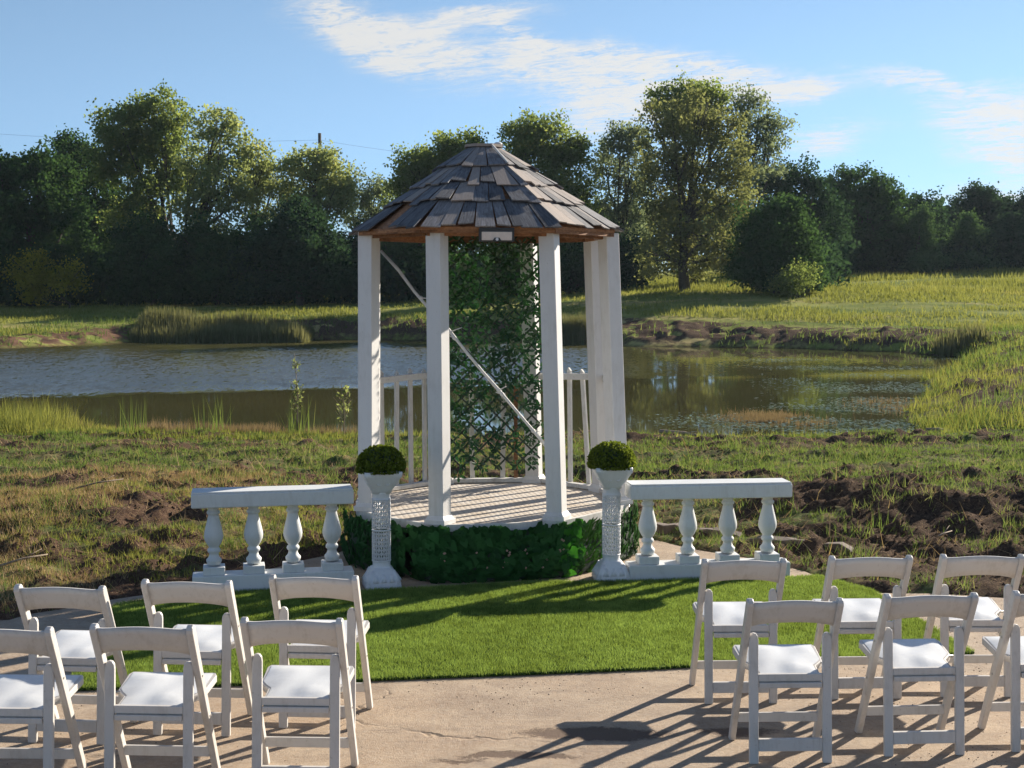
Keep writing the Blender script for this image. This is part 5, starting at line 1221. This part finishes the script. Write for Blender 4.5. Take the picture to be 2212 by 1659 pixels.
# ================================================================== CHAIRS
def make_chair():
    t = thing('folding_chair', '', 'chair', (0, 0, 0))
    HY, TOP = .18, .797
    # long members: back top leaning towards the camera, foot forward
    Wd = .4475; xo = Wd / 2 - .0150
    def lm(s):
        b = MB(); x = s * xo; y0, y1 = HY, -.225
        # section .024 across, .043 deep, rounded head
        prof = [(-.0215, 0), (.0215, 0)]
        pts = [(y0, 0), (y1, TOP - .02)]
        d = Vector((0, y1 - y0, TOP - .02)).normalized(); nn = Vector((0, d.z, -d.y))
        Lm = Vector((0, y1 - y0, TOP - .02)).length; out_ = [(-.026, 0), (.026, 0), (.026, Lm - .006), (.021, Lm + .007), (.010, Lm + .014), (-.010, Lm + .014), (-.021, Lm + .007), (-.026, Lm - .006)]
        P0 = Vector((x, y0, 0)); vs = []
        for sx in (-.0155, .0155):
            for (u_, l_) in out_: vs.append(P0 + Vector((sx, 0, 0)) + nn * u_ + d * l_)
        for q in (0, 1, 8, 9): vs[q].z = 0.0
        n = 8; fs = [tuple(range(n)), tuple(reversed(range(n, 2 * n)))] + [(i, n + i, n + (i + 1) % n, (i + 1) % n) for i in range(n)]
        return b.add(vs, fs)
    for s in (-1, 1):
        lg = lm(s).build('front_leg', M_RESIN, t, bevel=.0075, seg=3)
        for z_, in ((.54,), (.33,)):
            yq = HY + (-.225 - HY) * z_ / .77; MB().tube([(s * (xo + .012), yq, z_), (s * (xo + .0175), yq, z_)], .006, 8).build('bolt', M_STEEL, lg)
    # curved back slat
    b = MB(); nx, nz = 14, 3; ys = lambda z: HY + (-.225 - HY) * z / .77
    F_, Bk = [], []
    xi = xo - .0145
    for side, arr in ((-.010, F_), (.010, Bk)):
        for i in range(nx + 1):
            u_ = -1 + 2 * i / nx; x = u_ * xi; arch = .024 * (1 - u_ * u_); sh_ = .010 * (abs(u_) ** 6)
            for j in range(nz + 1):
                z = (.655 + arch * 1.0) + (.112 + .012 * (1 - u_ * u_) * .0) * j / nz + (sh_ if j == nz else -sh_ * .5 if j == 0 else 0)
                arr.append(Vector((x, ys(z) - .026 * (1 - u_ * u_) + side, z)))
    vs = F_ + Bk; N_ = len(F_); fs = []; id_ = lambda i, j: i * (nz + 1) + j
    for i in range(nx):
        for j in range(nz): fs.append((id_(i, j), id_(i + 1, j), id_(i + 1, j + 1), id_(i, j + 1))); fs.append((N_ + id_(i, j), N_ + id_(i, j + 1), N_ + id_(i + 1, j + 1), N_ + id_(i + 1, j)))
        fs.append((id_(i, nz), id_(i + 1, nz), N_ + id_(i + 1, nz), N_ + id_(i, nz))); fs.append((id_(i, 0), N_ + id_(i, 0), N_ + id_(i + 1, 0), id_(i + 1, 0)))
    b.add(vs, fs, True); b.build('backrest', M_RESIN, t)
    # rear frame
    rx = .173; RY = -.18
    for s in (-1, 1):
        b = MB(); x0_ = s * rx; w = .0445; out_ = [(-w / 2, 0), (w / 2, 0), (w / 2, .578), (w / 2 * .88, .597), (w / 2 * .5, .609), (0, .612), (-w / 2 * .5, .609), (-w / 2 * .88, .597), (-w / 2, .578)]
        vs = []
        for dy in (-.012, .012):
            for (u_, z) in out_: vs.append(Vector((x0_ + u_ + s * .002 * 0, RY + dy + .045 * z / .6, z)))
        n = 9; fs = [tuple(range(n)), tuple(reversed(range(n, 2 * n)))] + [(i, n + i, n + (i + 1) % n, (i + 1) % n) for i in range(n)]
        b.add(vs, fs); b.build('rear_leg', M_RESIN, t, bevel=.006, seg=3)
    MB().box((0, RY + .031, .402), (2 * rx - .0445, .022, .034)).build('cross_rail', M_RESIN, t, bevel=.003)
    b = MB(); ins = rx - .0225; b.add([(-ins, RY - .011 + .006, .058), (ins, RY - .011 + .006, .058), (ins, RY - .011 + .009, .116), (-ins, RY - .011 + .009, .116), (-ins, RY + .013 + .006, .058), (ins, RY + .013 + .006, .058), (ins, RY + .013 + .009, .116), (-ins, RY + .013 + .009, .116)],
              [(0, 1, 2, 3), (7, 6, 5, 4), (0, 4, 5, 1), (3, 2, 6, 7), (0, 3, 7, 4), (1, 5, 6, 2)]); b.build('stretcher', M_RESIN, t, bevel=.003)
    MB().box((0, HY - .405 * .15 / .77 * 1.0 + .0, .135), (2 * xo - .025, .02, .046)).build('stretcher', M_RESIN, t, bevel=.004)
    # seat: wider to the front
    yb, yf, zb, zf = -.150, .235, .388, .440
    def seatpoly(m_, z0, z1, inset=0.):
        pts = [(-.148 + inset, yb + inset), (.148 - inset, yb + inset), (.150 - inset, -.03), (.196 - inset, .03), (.205 - inset, yf - .03 - inset * .4), (.192 - inset, yf - inset), (-.192 + inset, yf - inset), (-.205 + inset, yf - .03 - inset * .4), (-.196 + inset, .03), (-.150 + inset, -.03)]
        sl = (zf - zb) / (yf - yb); vs = [(x, y, zb + sl * (y - yb) + z0) for x, y in pts] + [(x, y, zb + sl * (y - yb) + z1) for x, y in pts]; n = len(pts)
        b_ = MB(); b_.add(vs, [tuple(reversed(range(n))), tuple(range(n, 2 * n))] + [(i, (i + 1) % n, n + (i + 1) % n, n + i) for i in range(n)]); return b_
    se = seatpoly(0, -.012, .020).build('seat', M_RESIN, t, bevel=.004)
    # pad: a softly crowned cushion surface
    b = MB(); nx, ny = 10, 10; vs = []; r3 = random.Random(4)
    for i in range(nx + 1):
        for j in range(ny + 1):
            u_ = -1 + 2 * i / nx; v_ = j / ny; y = yb + .014 + (yf - yb - .03) * v_; hw = (.136 + (.186 - .136) * max(0, min(1, (y + .03) / .06)))
            edge = min(1, min(1 - abs(u_), v_, 1 - v_) * 5); z = zb + (zf - zb) * (y - yb) / (yf - yb) + .0222 + .011 * edge + .0045 * math.sin(3 * u_ + 4 * v_) * edge + .003 * math.sin(7 * u_ - 5 * v_ + 1) * edge - .005 * (1 - u_ * u_) * edge * math.sin(v_ * 3)
            vs.append((u_ * hw, y, z))
    fs = [(i * (ny + 1) + j, (i + 1) * (ny + 1) + j, (i + 1) * (ny + 1) + j + 1, i * (ny + 1) + j + 1) for i in range(nx) for j in range(ny)]
    b.add(vs, fs, True); b.build('seat_pad', M_PAD, se)
    MB().box((0, yb - .010, .368), (.296, .022, .026)).build('seat_rail', M_RESIN, se, bevel=.004)
    for s in (-1, 1): MB().tube([(s * .150, .02, .425), (s * .205, .02, .425)], .006, 8).build('pivot_pin', M_STEEL, se)
    return t
chair0 = make_chair()
CH = [  # x, y of the rear feet, turn in degrees, scale, label
 (1.306, 6.515, 2.0, 'white folding chair nearest the aisle in the nearest row, right side', 'R'),
 (1.964, 6.623, 3.5, 'white folding chair second from the aisle in the nearest row, right side', 'R'),
 (2.593, 6.684, 2.0, 'white folding chair in the nearest row cut off by the right edge', 'R'),
 (1.226, 7.461, 1.5, 'white folding chair nearest the aisle in the front row, right side, beside the turf', 'R'),
 (1.915, 7.543, 2.5, 'white folding chair in the middle of the front row, right side', 'R'),
 (2.525, 7.579, 0.0, 'white folding chair farthest from the aisle in the front row, right side', 'R'),
 (-.956, 6.131, -2.5, 'white folding chair nearest the aisle in the nearest row, left side', 'L'),
 (-1.576, 6.013, -3.0, 'white folding chair second from the aisle in the nearest row, left side', 'L'),
 (-2.169, 5.975, -2.0, 'white folding chair in the nearest row cut off by the left edge', 'L'),
 (-.985, 7.032, -4.0, 'white folding chair nearest the aisle in the front row, left side', 'L'),
 (-1.593, 6.921, -4.0, 'white folding chair in the middle of the front row, left side', 'L'),
 (-2.176, 6.800, -5.0, 'white folding chair farthest from the aisle in the front row, left side', 'L')]
for i, (x, y, a, lab, sd_) in enumerate(CH):
    o = chair0 if i == 0 else copy_tree(chair0)
    ar = R(a); o.location = (x - .18 * math.sin(ar), y + .18 * math.cos(ar), 0); o.rotation_euler = (0, 0, ar)
    o['label'] = lab; o['group'] = 'white folding chairs facing the pavilion'
